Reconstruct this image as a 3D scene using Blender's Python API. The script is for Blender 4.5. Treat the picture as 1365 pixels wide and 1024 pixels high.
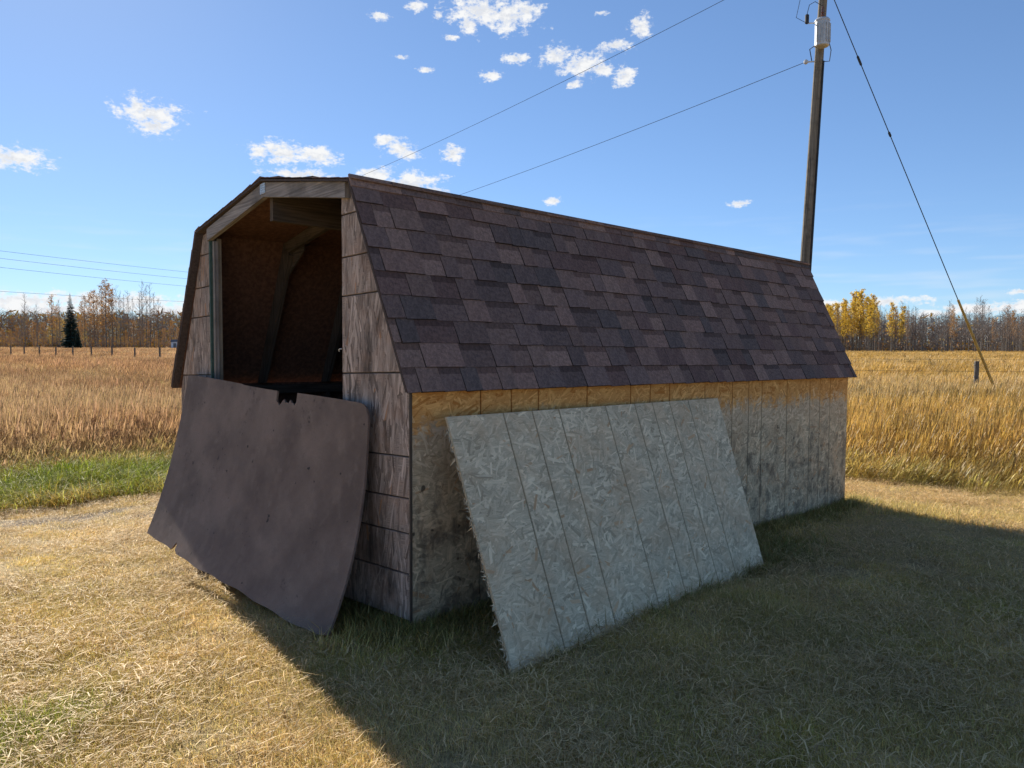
import bpy, math, random
import numpy as np
from mathutils import Vector, Matrix

for o_ in list(bpy.data.objects): bpy.data.objects.remove(o_)
scene = bpy.context.scene
random.seed(7); RNG = np.random.default_rng(7)

# ------------------------------------------------------------------ camera
F, PITCH, ROLL, EYE = 1032.1, .0495, .0040, 1.5
cp, sp = math.cos(PITCH), math.sin(PITCH)
FW = Vector((0, cp, -sp)); UP0 = Vector((0, sp, cp)); R0 = Vector((1, 0, 0))
RT = R0*math.cos(ROLL) + UP0*math.sin(ROLL)
UP = -R0*math.sin(ROLL) + UP0*math.cos(ROLL)
cd = bpy.data.cameras.new('camera'); cam = bpy.data.objects.new('camera', cd)
scene.collection.objects.link(cam); scene.camera = cam
cd.sensor_width = 36; cd.lens = F/1365*36; cd.clip_start = .05; cd.clip_end = 3000
B = -FW
cam.matrix_world = Matrix(((RT.x, UP.x, B.x, 0), (RT.y, UP.y, B.y, 0), (RT.z, UP.z, B.z, EYE), (0, 0, 0, 1)))
def ray(px, py): return FW + RT*((px-682.5)/F) - UP*((py-512)/F)
def at(px, py, Y):                       # the point of a sight line at distance Y
    d = ray(px, py); return Vector((0, 0, EYE)) + d*(Y/d.y)

# ------------------------------------------------------------------ sky, sun, exposure
SUN_AZ, SUN_EL = math.radians(31.9), math.radians(30.8)     # azimuth counted to the left of straight ahead
SUN = Vector((-math.sin(SUN_AZ)*math.cos(SUN_EL), math.cos(SUN_AZ)*math.cos(SUN_EL), math.sin(SUN_EL)))
SUN_STRENGTH, SKY_STRENGTH, EXPOSURE = 3.25, .069, 1.45
scene.view_settings.view_transform = 'Standard'; scene.view_settings.look = 'None'
scene.view_settings.gamma = 1; scene.view_settings.use_curve_mapping = False
scene.view_settings.exposure = EXPOSURE
sl = bpy.data.lights.new('sun', 'SUN'); sl.energy = SUN_STRENGTH; sl.angle = math.radians(.53); sl.color = (1, .94, .84)
so = bpy.data.objects.new('sun', sl); scene.collection.objects.link(so)
so.rotation_euler = (-SUN).to_track_quat('-Z', 'Y').to_euler(); so.location = SUN*60

world = bpy.data.worlds.new('World'); scene.world = world; world.use_nodes = True
class NT:
    """small helper for node trees"""
    def __init__(s, tree): s.t = tree; s.n = tree.nodes; s.l = tree.links
    def node(s, typ, **kw):
        nd = s.n.new(typ)
        for k, v in kw.items(): setattr(nd, k, v)
        return nd
    def put(s, nd, idx, v):
        if v is None: return
        if isinstance(v, bpy.types.NodeSocket): s.l.new(v, nd.inputs[idx])
        else: nd.inputs[idx].default_value = v
    def math(s, op, a, b=None, c=None, clamp=False):
        nd = s.node('ShaderNodeMath', operation=op, use_clamp=clamp)
        for i, v in enumerate((a, b, c)): s.put(nd, i, v)
        return nd.outputs[0]
    def vmath(s, op, a, b=None, c=None, out=0):
        nd = s.node('ShaderNodeVectorMath', operation=op)
        for i, v in enumerate((a, b, c)): s.put(nd, i, v)
        return nd.outputs[out]
    def ramp(s, v, lo, hi, a=0., b=1.):
        nd = s.node('ShaderNodeMapRange', interpolation_type='SMOOTHSTEP')
        for i, x in enumerate((v, lo, hi, a, b)): s.put(nd, i, x)
        return nd.outputs[0]
    def mix(s, f, a, b, typ='MIX'):
        nd = s.node('ShaderNodeMix', data_type='RGBA', blend_type=typ)
        s.put(nd, 0, f)
        for i, v in ((6, a), (7, b)):
            if isinstance(v, tuple) and len(v) == 3: v = (*v, 1)
            s.put(nd, i, v)
        return nd.outputs[2]
    def noise(s, vec, scale, detail=3, rough=.55, out=0, dist=0):
        nd = s.node('ShaderNodeTexNoise'); s.put(nd, 'Vector', vec)
        nd.inputs['Scale'].default_value = scale; nd.inputs['Detail'].default_value = detail
        nd.inputs['Roughness'].default_value = rough; nd.inputs['Distortion'].default_value = dist
        return nd.outputs[out]
    def scaled(s, vec, sc, loc=(0, 0, 0)):
        nd = s.node('ShaderNodeMapping'); s.put(nd, 0, vec); nd.inputs['Scale'].default_value = sc; nd.inputs['Location'].default_value = loc
        return nd.outputs[0]

CLOUDS = [(200,152,40,20),(205,168,26,14),(185,142,16,12),(18,210,42,17),(375,204,36,17),(420,208,34,13),(345,203,12,8),(405,233,48,8),
 (515,187,18,9),(533,198,22,12),(545,206,13,9),(500,233,26,11),(545,245,44,17),(575,255,22,10),(603,205,14,12),(640,14,46,22),(675,20,42,22),
 (625,32,16,13),(700,15,22,14),(505,21,14,6),(553,8,13,7),(583,20,7,5),(533,76,10,4),(568,93,11,4),(655,101,16,7),(690,78,20,7),(742,74,24,13),
 (775,86,36,15),(800,92,20,10),(832,102,15,14),(818,60,22,9),(855,38,13,16),(848,30,8,8),(600,50,10,4),(764,113,9,5),(986,271,18,5),
 (990,340,14,4),(800,17,9,4),(738,268,14,5),(1110,408,40,9),(1180,402,55,7),(1300,412,50,9),(1360,408,40,10),(1240,418,40,6),
 (20,400,90,12),(150,402,110,13),(60,412,120,10),(230,415,70,10),(1365,388,20,4)]
def build_sky():
    T = NT(world.node_tree); T.n.clear()
    sky = T.node('ShaderNodeTexSky', sky_type='NISHITA')
    sky.sun_disc = False; sky.sun_elevation = SUN_EL; sky.sun_rotation = -SUN_AZ
    sky.altitude = 700; sky.air_density = .62; sky.dust_density = .10; sky.ozone_density = 3.6
    tc = T.node('ShaderNodeTexCoord'); sep = T.node('ShaderNodeSeparateXYZ'); T.l.new(tc.outputs['Generated'], sep.inputs[0])
    az = T.math('ARCTAN2', sep.outputs[0], sep.outputs[1]); el = T.math('ARCSINE', sep.outputs[2])
    cmb = T.node('ShaderNodeCombineXYZ'); T.l.new(az, cmb.inputs[0]); T.l.new(el, cmb.inputs[1])
    ae = cmb.outputs[0]; r = None
    for px, py, hw, hh in CLOUDS:
        d = ray(px, py).normalized()
        a0, e0 = math.atan2(d.x, d.y), math.asin(d.z)
        k = d.dot(FW)
        sx, sy = 1.18*hw/F*k/max(.6, math.cos(e0)), 1.18*hh/F*k*k**.5
        v = T.vmath('MULTIPLY_ADD', ae, (1/sx, 1/sy, 0), (-a0/sx, -e0/sy, 0))
        ln = T.vmath('LENGTH', v, out=1)
        r = ln if r is None else T.math('MINIMUM', r, ln)
    wv = T.scaled(ae, (1, 1.6, 1))
    n1 = T.noise(wv, 52, 4, .64)
    n2 = T.noise(wv, 190, 2, .6)
    fb = T.math('ADD', T.math('MULTIPLY', T.math('SUBTRACT', n1, .5), 3.8), T.math('MULTIPLY', T.math('SUBTRACT', n2, .5), 1.5))
    dens = T.math('ADD', T.math('MULTIPLY', T.math('SUBTRACT', .84, r), 1.35), fb)
    dens = T.math('MINIMUM', dens, T.math('MULTIPLY', T.math('SUBTRACT', 1.9, r), 1.2))
    m = T.ramp(dens, -.25, .9)
    shade = T.ramp(n1, .62, .42)
    ccol = T.mix(T.math('MULTIPLY', shade, T.ramp(dens, .3, 1.0)), (5.0, 5.05, 5.1), (3.8, 3.95, 4.25))
    # soft veil of thin cirrus low over the horizon
    veil = T.noise(T.scaled(ae, (3, 26, 1)), 2.2, 2, .6)
    vm = T.math('MULTIPLY', T.ramp(veil, .48, .78), T.math('MULTIPLY', T.ramp(el, .0, .04), T.ramp(el, .20, .05)))
    # the whole dome's contrast is eased a little towards the horizon glow, and its tint kept neutral
    lum = T.vmath('DOT_PRODUCT', sky.outputs[0], (.25, .6, .15), out=1)
    kf = T.math('DIVIDE', 1.28, T.math('ADD', 1, T.math('DIVIDE', lum, 7.0)))
    scl_ = T.node('ShaderNodeVectorMath', operation='SCALE'); T.l.new(T.vmath('MULTIPLY', sky.outputs[0], (.96, .98, .94)), scl_.inputs[0]); T.l.new(kf, scl_.inputs['Scale'])
    c = T.mix(T.math('MULTIPLY', vm, .30), scl_.outputs[0], (4.6, 4.8, 5.1))
    c = T.mix(m, c, ccol)
    bg = T.node('ShaderNodeBackground'); bg.inputs[1].default_value = SKY_STRENGTH
    out = T.node('ShaderNodeOutputWorld'); T.l.new(c, bg.inputs[0]); T.l.new(bg.outputs[0], out.inputs[0])
build_sky()
world.cycles.sampling_method = 'MANUAL'; world.cycles.sample_map_resolution = 512

# ------------------------------------------------------------------ shed frame: s along its length, t across, z up
X0, Y0, YAW = -.5292, 3.995, .7675
W, L, HW, EO, EZ, BI, BZ, PZ, FO, RO, TL, TW = 3.058, 5.416, 1.266, .054, 1.264, .476, 2.430, 2.624, .060, .048, -.0108, -.0349
ca, sa = math.cos(YAW), math.sin(YAW)
def st(x, y): return (x-X0)*ca + (y-Y0)*sa, -(x-X0)*sa + (y-Y0)*ca
def xy(s, t): return X0 + ca*s - sa*t, Y0 + sa*s + ca*t
def vn(x, y, seed=0):                    # value noise in 0..1
    x = np.asarray(x, float); y = np.asarray(y, float)
    xi = np.floor(x).astype(np.int64); yi = np.floor(y).astype(np.int64); fx = x-xi; fy = y-yi
    fx = fx*fx*(3-2*fx); fy = fy*fy*(3-2*fy)
    def h(i, j):
        k = (i*374761393 + j*668265263 + seed*1274126177) & 0xffffffff
        k = ((k ^ (k >> 13))*1274126177) & 0xffffffff
        return ((k ^ (k >> 16)) & 0xffff)/65535.
    return (h(xi, yi)*(1-fx)+h(xi+1, yi)*fx)*(1-fy) + (h(xi, yi+1)*(1-fx)+h(xi+1, yi+1)*fx)*fy
def fbm(x, y, seed=0, o=4):
    v = 0; a = .5; n = 0
    for i in range(o): v = v + a*vn(np.asarray(x)*2**i, np.asarray(y)*2**i, seed+i*17); n += a; a *= .5
    return v/n
def sstep(v, a, b):
    u = np.clip((np.asarray(v, float)-a)/(b-a), 0, 1); return u*u*(3-2*u)
def ground_z(x, y):
    x = np.asarray(x, float); y = np.asarray(y, float)
    s, t = st(x, y)
    z = TL*np.clip(s, -3, 7) + TW*np.clip(t, -3, 6.5) - .035
    far = sstep(np.hypot(x-1, y-6), 12, 45)
    z = z*(1-far)
    near = 1-sstep(np.hypot(x, y), 15, 40)
    z = z + near*((fbm(x*.9, y*.9, 3)-.5)*.07 + (fbm(x*4, y*4, 9)-.5)*.025)
    # ruts dragged by the shed's skids, and the wheel track beyond
    wob = (fbm(s*1.3, t*0, 5)-.5)*.16
    for tc_, s0, s1 in ((2.36, -1.3, -.15), (.82, -1.5, -.5)):
        z = z - .05*np.exp(-((t-tc_-wob)/.05)**2)*sstep(s, s0-.3, s0)*(1-sstep(s, s1, s1+.2))
    for tc_ in (5.35, 4.75): z = z - .035*np.exp(-((t-tc_-wob)/.13)**2)*(1-sstep(s, 6, 9))
    return z + .7*sstep(y, 190, 330)

# ------------------------------------------------------------------ helpers
COL = scene.collection
def link(o, parent=None):
    COL.objects.link(o)
    if parent is not None: o.parent = parent
    return o
def tag(o, label=None, cat=None, group=None, kind=None):
    for k, v in (('label', label), ('category', cat), ('group', group), ('kind', kind)):
        if v: o[k] = v
    return o
def thing(name, label, cat, loc=(0, 0, 0), rz=0, group=None):
    o = bpy.data.objects.new(name, None); link(o); o.location = loc; o.rotation_euler = (0, 0, rz); o.empty_display_size = .2
    return tag(o, label, cat, group)
def copy_tree(o, parent=None):
    c = o.copy(); link(c, parent)
    for ch in list(o.children): copy_tree(ch, c)
    return c
class MB:
    """collects faces; build() makes ONE mesh object"""
    def __init__(s): s.v = []; s.f = []; s.c = []; s.uv = []
    def face(s, pts, col=(1, 1, 1), uv=None):
        i = len(s.v); s.v.extend([tuple(p) for p in pts]); s.f.append(tuple(range(i, i+len(pts))))
        s.c.extend([(*col, 1)]*len(pts)); s.uv.extend(uv if uv else [(0, 0)]*len(pts))
    def box8(s, p, col=(1, 1, 1)):           # p: 4 bottom, 4 top, counter-clockwise
        for q in ((3, 2, 1, 0), (4, 5, 6, 7), (0, 1, 5, 4), (1, 2, 6, 5), (2, 3, 7, 6), (3, 0, 4, 7)):
            P = [Vector(p[k]) for k in q]
            l1 = (P[1]-P[0]).length; l2 = (P[2]-P[1]).length
            u0 = random.random()*7
            if l1 >= l2: uv = [(u0, 0), (u0+l1, 0), (u0+l1, l2), (u0, l2)]
            else: uv = [(u0, 0), (u0, l1), (u0+l2, l1), (u0+l2, 0)]
            s.face(P, col, uv)
    def box(s, lo, hi, xf=lambda p: p, col=(1, 1, 1)):
        (a, b, c), (d, e, f) = lo, hi
        s.box8([xf(q) for q in ((a, b, c), (d, b, c), (d, e, c), (a, e, c), (a, b, f), (d, b, f), (d, e, f), (a, e, f))], col)
    def beam(s, p0, p1, w, h, side=(1, 0, 0), xf=lambda p: p, col=(1, 1, 1)):   # w along side, h across
        p0, p1 = Vector(p0), Vector(p1); d = (p1-p0).normalized(); sd = Vector(side); sd = (sd-d*sd.dot(d)).normalized(); up = d.cross(sd)
        q = []
        for p in (p0, p1): q += [p-sd*w/2-up*h/2, p+sd*w/2-up*h/2, p+sd*w/2+up*h/2, p-sd*w/2+up*h/2]
        s.box8([xf(k) for k in q], col)
    def tube(s, pts, rad, n=8, cap=True, col=(1, 1, 1)):
        pts = [Vector(p) for p in pts]; rings = []
        if not hasattr(rad, '__len__'): rad = [rad]*len(pts)
        ln = 0
        for i, p in enumerate(pts):
            d = (pts[min(i+1, len(pts)-1)]-pts[max(i-1, 0)]).normalized()
            x = d.orthogonal().normalized() if i == 0 else (x-d*x.dot(d)).normalized()
            y = d.cross(x)
            if i: ln += (p-pts[i-1]).length
            rings.append(([p+(x*math.cos(2*math.pi*k/n)+y*math.sin(2*math.pi*k/n))*rad[i] for k in range(n)], ln))
        for (a, la), (b, lb) in zip(rings, rings[1:]):
            for k in range(n):
                j = (k+1) % n; c = 2*math.pi*max(rad)/n
                s.face((a[k], a[j], b[j], b[k]), col, [(la, k*c), (la, k*c+c), (lb, k*c+c), (lb, k*c)])
        if cap: s.face(rings[0][0][::-1], col); s.face(rings[-1][0], col)
    def lathe(s, prof, base, n=16, axis=Vector((0, 0, 1)), col=(1, 1, 1)):
        base = Vector(base); axis = Vector(axis).normalized(); x = axis.orthogonal().normalized(); y = axis.cross(x)
        rings = [[base+axis*z+(x*math.cos(2*math.pi*k/n)+y*math.sin(2*math.pi*k/n))*max(r, 1e-4) for k in range(n)] for r, z in prof]
        for a, b in zip(rings, rings[1:]):
            for k in range(n): j = (k+1) % n; s.face((a[k], a[j], b[j], b[k]), col)
        s.face(rings[0][::-1], col); s.face(rings[-1], col)
    def mesh(s, name, mat):
        m = bpy.data.meshes.new(name); m.from_pydata(s.v, [], s.f)
        a = m.color_attributes.new('Col', 'FLOAT_COLOR', 'CORNER'); a.data.foreach_set('color', np.array(s.c, 'f').ravel())
        u = m.uv_layers.new(name='UVMap'); u.data.foreach_set('uv', np.array(s.uv, 'f').ravel())
        m.materials.append(mat); m.update(); return m
    def build(s, name, mat, parent=None, smooth=False):
        m = s.mesh(name, mat)
        if smooth: m.polygons.foreach_set('use_smooth', [True]*len(m.polygons))
        return link(bpy.data.objects.new(name, m), parent)

def clip_poly(poly, region):             # convex region, counter-clockwise
    out = list(poly)
    for i in range(len(region)):
        ax, ay = region[i]; bx, by = region[(i+1) % len(region)]
        inp, out = out, []
        if not inp: return []
        sd = lambda p: (bx-ax)*(p[1]-ay)-(by-ay)*(p[0]-ax)
        for j in range(len(inp)):
            p, q = inp[j-1], inp[j]; sp_, sq = sd(p), sd(q)
            if (sp_ >= 0) != (sq >= 0):
                k = sp_/(sp_-sq); out.append((p[0]+(q[0]-p[0])*k, p[1]+(q[1]-p[1])*k))
            if sq >= 0: out.append(q)
    return out
def area(p): return .5*sum(p[i-1][0]*p[i][1]-p[i][0]*p[i-1][1] for i in range(len(p)))

# ------------------------------------------------------------------ materials
def no_spec(m): m.node_tree.nodes['Principled BSDF'].inputs['Specular IOR Level'].default_value = 0.; return m
def new_mat(name):
    m = bpy.data.materials.new(name); m.use_nodes = True; T = NT(m.node_tree); T.n.clear()
    out = T.node('ShaderNodeOutputMaterial'); b = T.node('ShaderNodeBsdfPrincipled'); T.l.new(b.outputs[0], out.inputs[0])
    return m, T, b, out
def bump(T, b, h, strength=.4, dist=.01):
    n = T.node('ShaderNodeBump'); n.inputs['Strength'].default_value = strength; n.inputs['Distance'].default_value = dist
    T.l.new(h, n.inputs['Height']); T.l.new(n.outputs[0], b.inputs['Normal'])
def setcol(T, b, c, rough=.85, spec=.2):
    T.put(b, 'Base Color', c if not isinstance(c, tuple) else (*c, 1)); T.put(b, 'Roughness', rough); b.inputs['Specular IOR Level'].default_value = spec
def osb_mat(name, dark, light, fresh_z=None, mould=0., orange=.02, tint=(1, 1, 1), blotch=.35):
    """oriented strand board: each strand is a face with its own tone (Col.r) and its own grain (UV)"""
    m, T, b, o = new_mat(name)
    at_ = T.node('ShaderNodeAttribute', attribute_name='Col'); sp3 = T.node('ShaderNodeSeparateColor'); T.l.new(at_.outputs[0], sp3.inputs[0])
    tone, rnd = sp3.outputs[0], sp3.outputs[1]
    uv = T.node('ShaderNodeUVMap').outputs[0]; ob = T.node('ShaderNodeTexCoord').outputs['Object']
    grain = T.noise(T.scaled(uv, (9, 150, 1)), 1.0, 4, .65)
    fine = T.noise(ob, 260, 3, .6)
    v = T.math('ADD', T.math('MULTIPLY', tone, .85), T.math('MULTIPLY', T.math('SUBTRACT', grain, .48), 1.3))
    v = T.math('ADD', v, T.math('MULTIPLY', T.math('SUBTRACT', fine, .5), .8), clamp=True)
    grey = T.mix(v, dark, light)
    sep = T.node('ShaderNodeSeparateXYZ'); T.l.new(ob, sep.inputs[0])
    blo = T.noise(T.scaled(ob, (1.3, 1.3, .6)) if blotch > .5 else ob, 3.4 if blotch > .5 else 2.6, 5, .65)
    grey = T.mix(T.math('MULTIPLY', T.ramp(blo, .45, .68), blotch), grey, tuple(.45*x for x in dark))
    hue = T.noise(ob, 5.0, 3, .6)
    grey = T.mix(T.math('MULTIPLY', T.ramp(hue, .42, .66), .3), grey, tuple(x*y for x, y in zip(light, (.78, .62, .52))))
    org = T.mix(v, (.48, .19, .045), (.92, .53, .19))
    col = T.mix(T.ramp(rnd, 1-orange-.004, 1-orange), grey, T.mix(.55, grey, (.55, .26, .10)))
    if fresh_z:
        zn = T.math('ADD', sep.outputs[2], T.math('MULTIPLY', T.math('SUBTRACT', T.noise(T.scaled(ob, (6, 6, 2)), 1.6, 5, .7), .5), .36))
        zn = T.math('ADD', zn, T.math('MULTIPLY', T.math('SUBTRACT', rnd, .5), .09))
        zn = T.math('ADD', zn, T.math('MULTIPLY', sep.outputs[0], -TL))
        bleach = T.mix(v, (.40, .28, .17), (.84, .67, .46))
        col = T.mix(T.ramp(zn, fresh_z-.33, fresh_z-.12), col, bleach)
        col = T.mix(T.ramp(zn, fresh_z-.13, fresh_z), col, org)
    if mould:
        mm = T.math('MULTIPLY', T.ramp(T.noise(T.scaled(ob, (1, 1, .8)), 7.0, 6, .72), .46, .62), T.ramp(sep.outputs[2], .95, .55))
        col = T.mix(T.math('MULTIPLY', mm, mould), col, (.055, .05, .045))
        spots = T.math('MULTIPLY', T.ramp(T.noise(ob, 17, 2, .5), .66, .74), T.ramp(sep.outputs[2], 1.0, .8))
        col = T.mix(T.math('MULTIPLY', spots, .8), col, (.03, .027, .025))
    col = T.mix(1, col, tint, 'MULTIPLY')
    setcol(T, b, col, .88, .15)
    bump(T, b, T.math('ADD', grain, tone), .5, .003)
    return m
def wood_mat(name, dark, light, scale=1., rough=.85, streak=.5):
    m, T, b, o = new_mat(name)
    uv = T.node('ShaderNodeUVMap').outputs[0]; ob = T.node('ShaderNodeTexCoord').outputs['Object']
    g = T.noise(T.scaled(uv, (2.2*scale, 70*scale, 1)), 1.0, 5, .65, dist=.4)
    g2 = T.noise(ob, 3.5, 4, .6)
    c = T.mix(T.ramp(g, .3, .72), dark, light)
    c = T.mix(T.math('MULTIPLY', T.ramp(g2, .45, .7), streak), c, tuple(x*.45 for x in dark))
    setcol(T, b, c, rough, .15); bump(T, b, g, .5, .004); return m
def plain_mat(name, c1, c2, scale=8, rough=.7, metal=0., bmp=.2):
    m, T, b, o = new_mat(name)
    ob = T.node('ShaderNodeTexCoord').outputs['Object']; n_ = T.noise(ob, scale, 5, .65)
    setcol(T, b, T.mix(T.ramp(n_, .35, .68), c1, c2), rough, .3); b.inputs['Metallic'].default_value = metal
    if bmp: bump(T, b, n_, bmp, .01)
    return m
def shingle_mat():
    m, T, b, o = new_mat('shingle')
    oi = T.node('ShaderNodeObjectInfo'); at_ = T.node('ShaderNodeAttribute', attribute_name='Col')
    ob = T.node('ShaderNodeTexCoord').outputs['Object']
    gr = T.noise(ob, 420, 2, .6); md = T.noise(ob, 55, 3, .6)
    c = T.mix(1, oi.outputs['Color'], at_.outputs[0], 'MULTIPLY')
    k = T.math('ADD', T.math('MULTIPLY', gr, 1.3), T.math('MULTIPLY', md, .7))
    c = T.mix(1, c, T.mix(T.ramp(k, .55, 1.45), (.35, .34, .36), (1.75, 1.7, 1.6)), 'MULTIPLY')
    setcol(T, b, c, .9, .25); bump(T, b, gr, .6, .004); return m
def board_mat():
    m, T, b, o = new_mat('stained_board')
    ob = T.node('ShaderNodeTexCoord').outputs['Object']
    big = T.noise(ob, 2.1, 5, .6); mid = T.noise(ob, 9, 4, .6); fin = T.noise(ob, 160, 3, .6)
    c = T.mix(T.ramp(big, .3, .7), (.135, .090, .070), (.245, .170, .132))
    c = T.mix(T.math('MULTIPLY', T.ramp(mid, .5, .75), .45), c, (.29, .205, .16))
    c = T.mix(T.math('MULTIPLY', T.ramp(fin, .45, .75), .35), c, (.07, .05, .042))
    sp_ = T.noise(ob, 21, 3, .55); c = T.mix(T.math('MULTIPLY', T.ramp(sp_, .685, .73), .85), c, (.018, .014, .013))
    sp2 = T.math('MULTIPLY', T.ramp(T.noise(ob, 6, 6, .8), .56, .68), T.ramp(T.noise(ob, 1.7, 2, .5), .48, .60))
    c = T.mix(T.math('MULTIPLY', sp2, .8), c, (.022, .017, .015))
    scr = T.noise(T.scaled(ob, (3, 60, 14)), 1, 2, .5); c = T.mix(T.math('MULTIPLY', T.ramp(scr, .70, .76), .35), c, (.24, .20, .17))
    setcol(T, b, c, .72, .3); bump(T, b, T.math('ADD', fin, mid), .35, .004); return m
def leaf_mat(name, base=None, trans=.45, gain=1.):
    """thin grass or leaf: colour from the clump's own tint and each blade's own tone"""
    m, T, b, out = new_mat(name); T.n.remove(b)
    at_ = T.node('ShaderNodeAttribute', attribute_name='Col')
    if base is None:
        ti = T.node('ShaderNodeAttribute', attribute_name='tint', attribute_type='INSTANCER'); c = T.mix(1, ti.outputs[0], at_.outputs[0], 'MULTIPLY')
    else: c = T.mix(1, base, at_.outputs[0], 'MULTIPLY')
    d = T.node('ShaderNodeBsdfDiffuse'); t = T.node('ShaderNodeBsdfTranslucent'); g = T.node('ShaderNodeBsdfGlossy'); g.inputs['Roughness'].default_value = .45
    T.l.new(c, d.inputs[0]); T.l.new(c, t.inputs[0]); g.inputs[0].default_value = (1, .96, .88, 1)
    m1 = T.node('ShaderNodeMixShader'); m1.inputs[0].default_value = trans; T.l.new(d.outputs[0], m1.inputs[1]); T.l.new(t.outputs[0], m1.inputs[2])
    m2 = T.node('ShaderNodeMixShader'); m2.inputs[0].default_value = .02; T.l.new(m1.outputs[0], m2.inputs[1]); T.l.new(g.outputs[0], m2.inputs[2])
    T.l.new(m2.outputs[0], out.inputs[0]); return m
def ground_mat():
    m, T, b, o = new_mat('dry_ground')
    ob = T.node('ShaderNodeTexCoord').outputs['Object']
    at_ = T.node('ShaderNodeAttribute', attribute_name='Col'); sp3 = T.node('ShaderNodeSeparateColor'); T.l.new(at_.outputs[0], sp3.inputs[0])
    n1 = T.noise(ob, 1.3, 5, .65); n2 = T.noise(ob, 38, 5, .7); n3 = T.noise(T.scaled(ob, (1, .35, 1)), 110, 3, .7)
    thatch = T.mix(T.ramp(n2, .32, .68), (.27, .195, .095), (.62, .47, .24))
    thatch = T.mix(T.math('MULTIPLY', T.ramp(n3, .5, .7), .5), thatch, (.56, .45, .27))
    thatch = T.mix(T.math('MULTIPLY', T.ramp(n1, .45, .7), .4), thatch, (.10, .10, .035))
    soil = T.mix(T.ramp(n2, .35, .65), (.15, .125, .105), (.33, .285, .24))
    fld = T.mix(T.ramp(T.noise(T.scaled(ob, (.05, .12, 1)), 2.2, 5, .65), .35, .65), (.33, .21, .09), (.52, .35, .15))
    c = T.mix(sp3.outputs[0], thatch, soil); c = T.mix(sp3.outputs[1], c, fld)
    setcol(T, b, c, .95, .1); bump(T, b, T.math('ADD', n2, n3), .8, .02); return m

M = dict(
 osb_wall=osb_mat('weathered_strand_board', (.32, .24, .155), (.95, .75, .49), fresh_z=1.12, mould=.6, orange=.03, blotch=.3),
 osb_panel=osb_mat('grey_strand_board', (.43, .33, .21), (.97, .78, .52), orange=.018, blotch=.22),
 osb_gable=osb_mat('grey_pink_strand_board', (.13, .10, .082), (.68, .555, .47), orange=.015, tint=(1, .96, .95), blotch=.75),
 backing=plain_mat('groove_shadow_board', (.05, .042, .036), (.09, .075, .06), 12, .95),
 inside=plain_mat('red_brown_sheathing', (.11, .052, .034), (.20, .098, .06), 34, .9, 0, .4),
 lumber=wood_mat('grey_lumber', (.17, .145, .13), (.42, .37, .335)),
 lumber_dark=wood_mat('brown_lumber', (.065, .05, .038), (.16, .12, .09)),
 lumber_pale=wood_mat('pale_lumber', (.32, .25, .18), (.56, .46, .34)),
 shingle=shingle_mat(), board=board_mat(),
 steel=plain_mat('galvanised_steel', (.42, .44, .45), (.62, .63, .63), 20, .45, .6, .05),
 tank=plain_mat('pale_grey_tank', (.44, .45, .45), (.62, .62, .60), 6, .4, .25, .05),
 green_trim=plain_mat('green_strip', (.045, .085, .07), (.08, .13, .105), 30, .7),
 porcelain=plain_mat('brown_porcelain', (.10, .045, .035), (.16, .075, .055), 10, .25, 0, 0),
 black=plain_mat('black_plastic', (.02, .02, .022), (.04, .04, .045), 10, .5, 0, 0),
 pole=wood_mat('pole_timber', (.12, .10, .075), (.30, .26, .20), .35),
 post=wood_mat('post_timber', (.10, .085, .07), (.26, .225, .185), 1.),
 wire=plain_mat('wire_steel', (.04, .042, .046), (.07, .075, .08), 10, 1., 0, 0),
 yellow=plain_mat('yellow_guard', (.46, .27, .05), (.60, .37, .09), 5, .5, 0, 0),
 concrete=plain_mat('concrete_block', (.25, .24, .22), (.42, .40, .37), 14, .95),
 ground=ground_mat(), grass=leaf_mat('grass_blade'),
 bark=plain_mat('grey_bark', (.10, .088, .075), (.24, .215, .19), 3, .9),
 twig=leaf_mat('grey_twig', (.25, .215, .19, 1), .05),
 leaf_yellow=leaf_mat('yellow_leaf', (.68, .48, .06, 1), .5),
 leaf_rust=leaf_mat('rust_leaf', (.42, .235, .07, 1), .4),
 needle=leaf_mat('spruce_needle', (.035, .055, .04, 1), .1),
 pale=plain_mat('pale_siding', (.55, .60, .66), (.68, .72, .76), 4, .6, 0, 0),
 roofing=plain_mat('grey_roofing', (.12, .12, .13), (.2, .2, .21), 4, .8, 0, 0),
)

no_spec(M['wire'])
# ------------------------------------------------------------------ ground: one sheet out to the horizon
def build_ground():
    def axis(lo, hi, step, far):
        c = list(np.arange(lo, hi+1e-6, step)); g = step; p = hi
        while p < far: g *= 1.22; p += g; c.append(p)
        g = step; p = lo
        while p > -far: g *= 1.22; p -= g; c.insert(0, p)
        return np.array(c)
    xs = axis(-7, 8, .08, 1500); ys = axis(.4, 12.5, .08, 1500)
    X, Y = np.meshgrid(xs, ys); Z = ground_z(X, Y)
    nx, ny = len(xs), len(ys)
    i = np.arange((ny-1)*(nx-1)); r, c = i//(nx-1), i % (nx-1); k = r*nx+c
    m = bpy.data.meshes.new('ground'); m.from_pydata(np.stack([X.ravel(), Y.ravel(), Z.ravel()], 1).tolist(), [], np.stack([k, k+1, k+1+nx, k+nx], 1).tolist())
    s, t = st(X, Y)
    soil = soil_mask(s, t); fld = np.maximum(sstep(s, 6.7, 7.2), sstep(t, 8.5, 9.5))*sstep(np.hypot(X, Y), 4, 8)
    a = m.color_attributes.new('Col', 'FLOAT_COLOR', 'POINT')
    a.data.foreach_set('color', np.stack([soil, fld, 0*s, 0*s+1], -1).astype('f').ravel())
    m.polygons.foreach_set('use_smooth', [True]*len(m.polygons)); m.materials.append(M['ground'])
    tag(link(bpy.data.objects.new('ground', m)), 'dry mown ground running out into the hay field', kind='structure')
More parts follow.
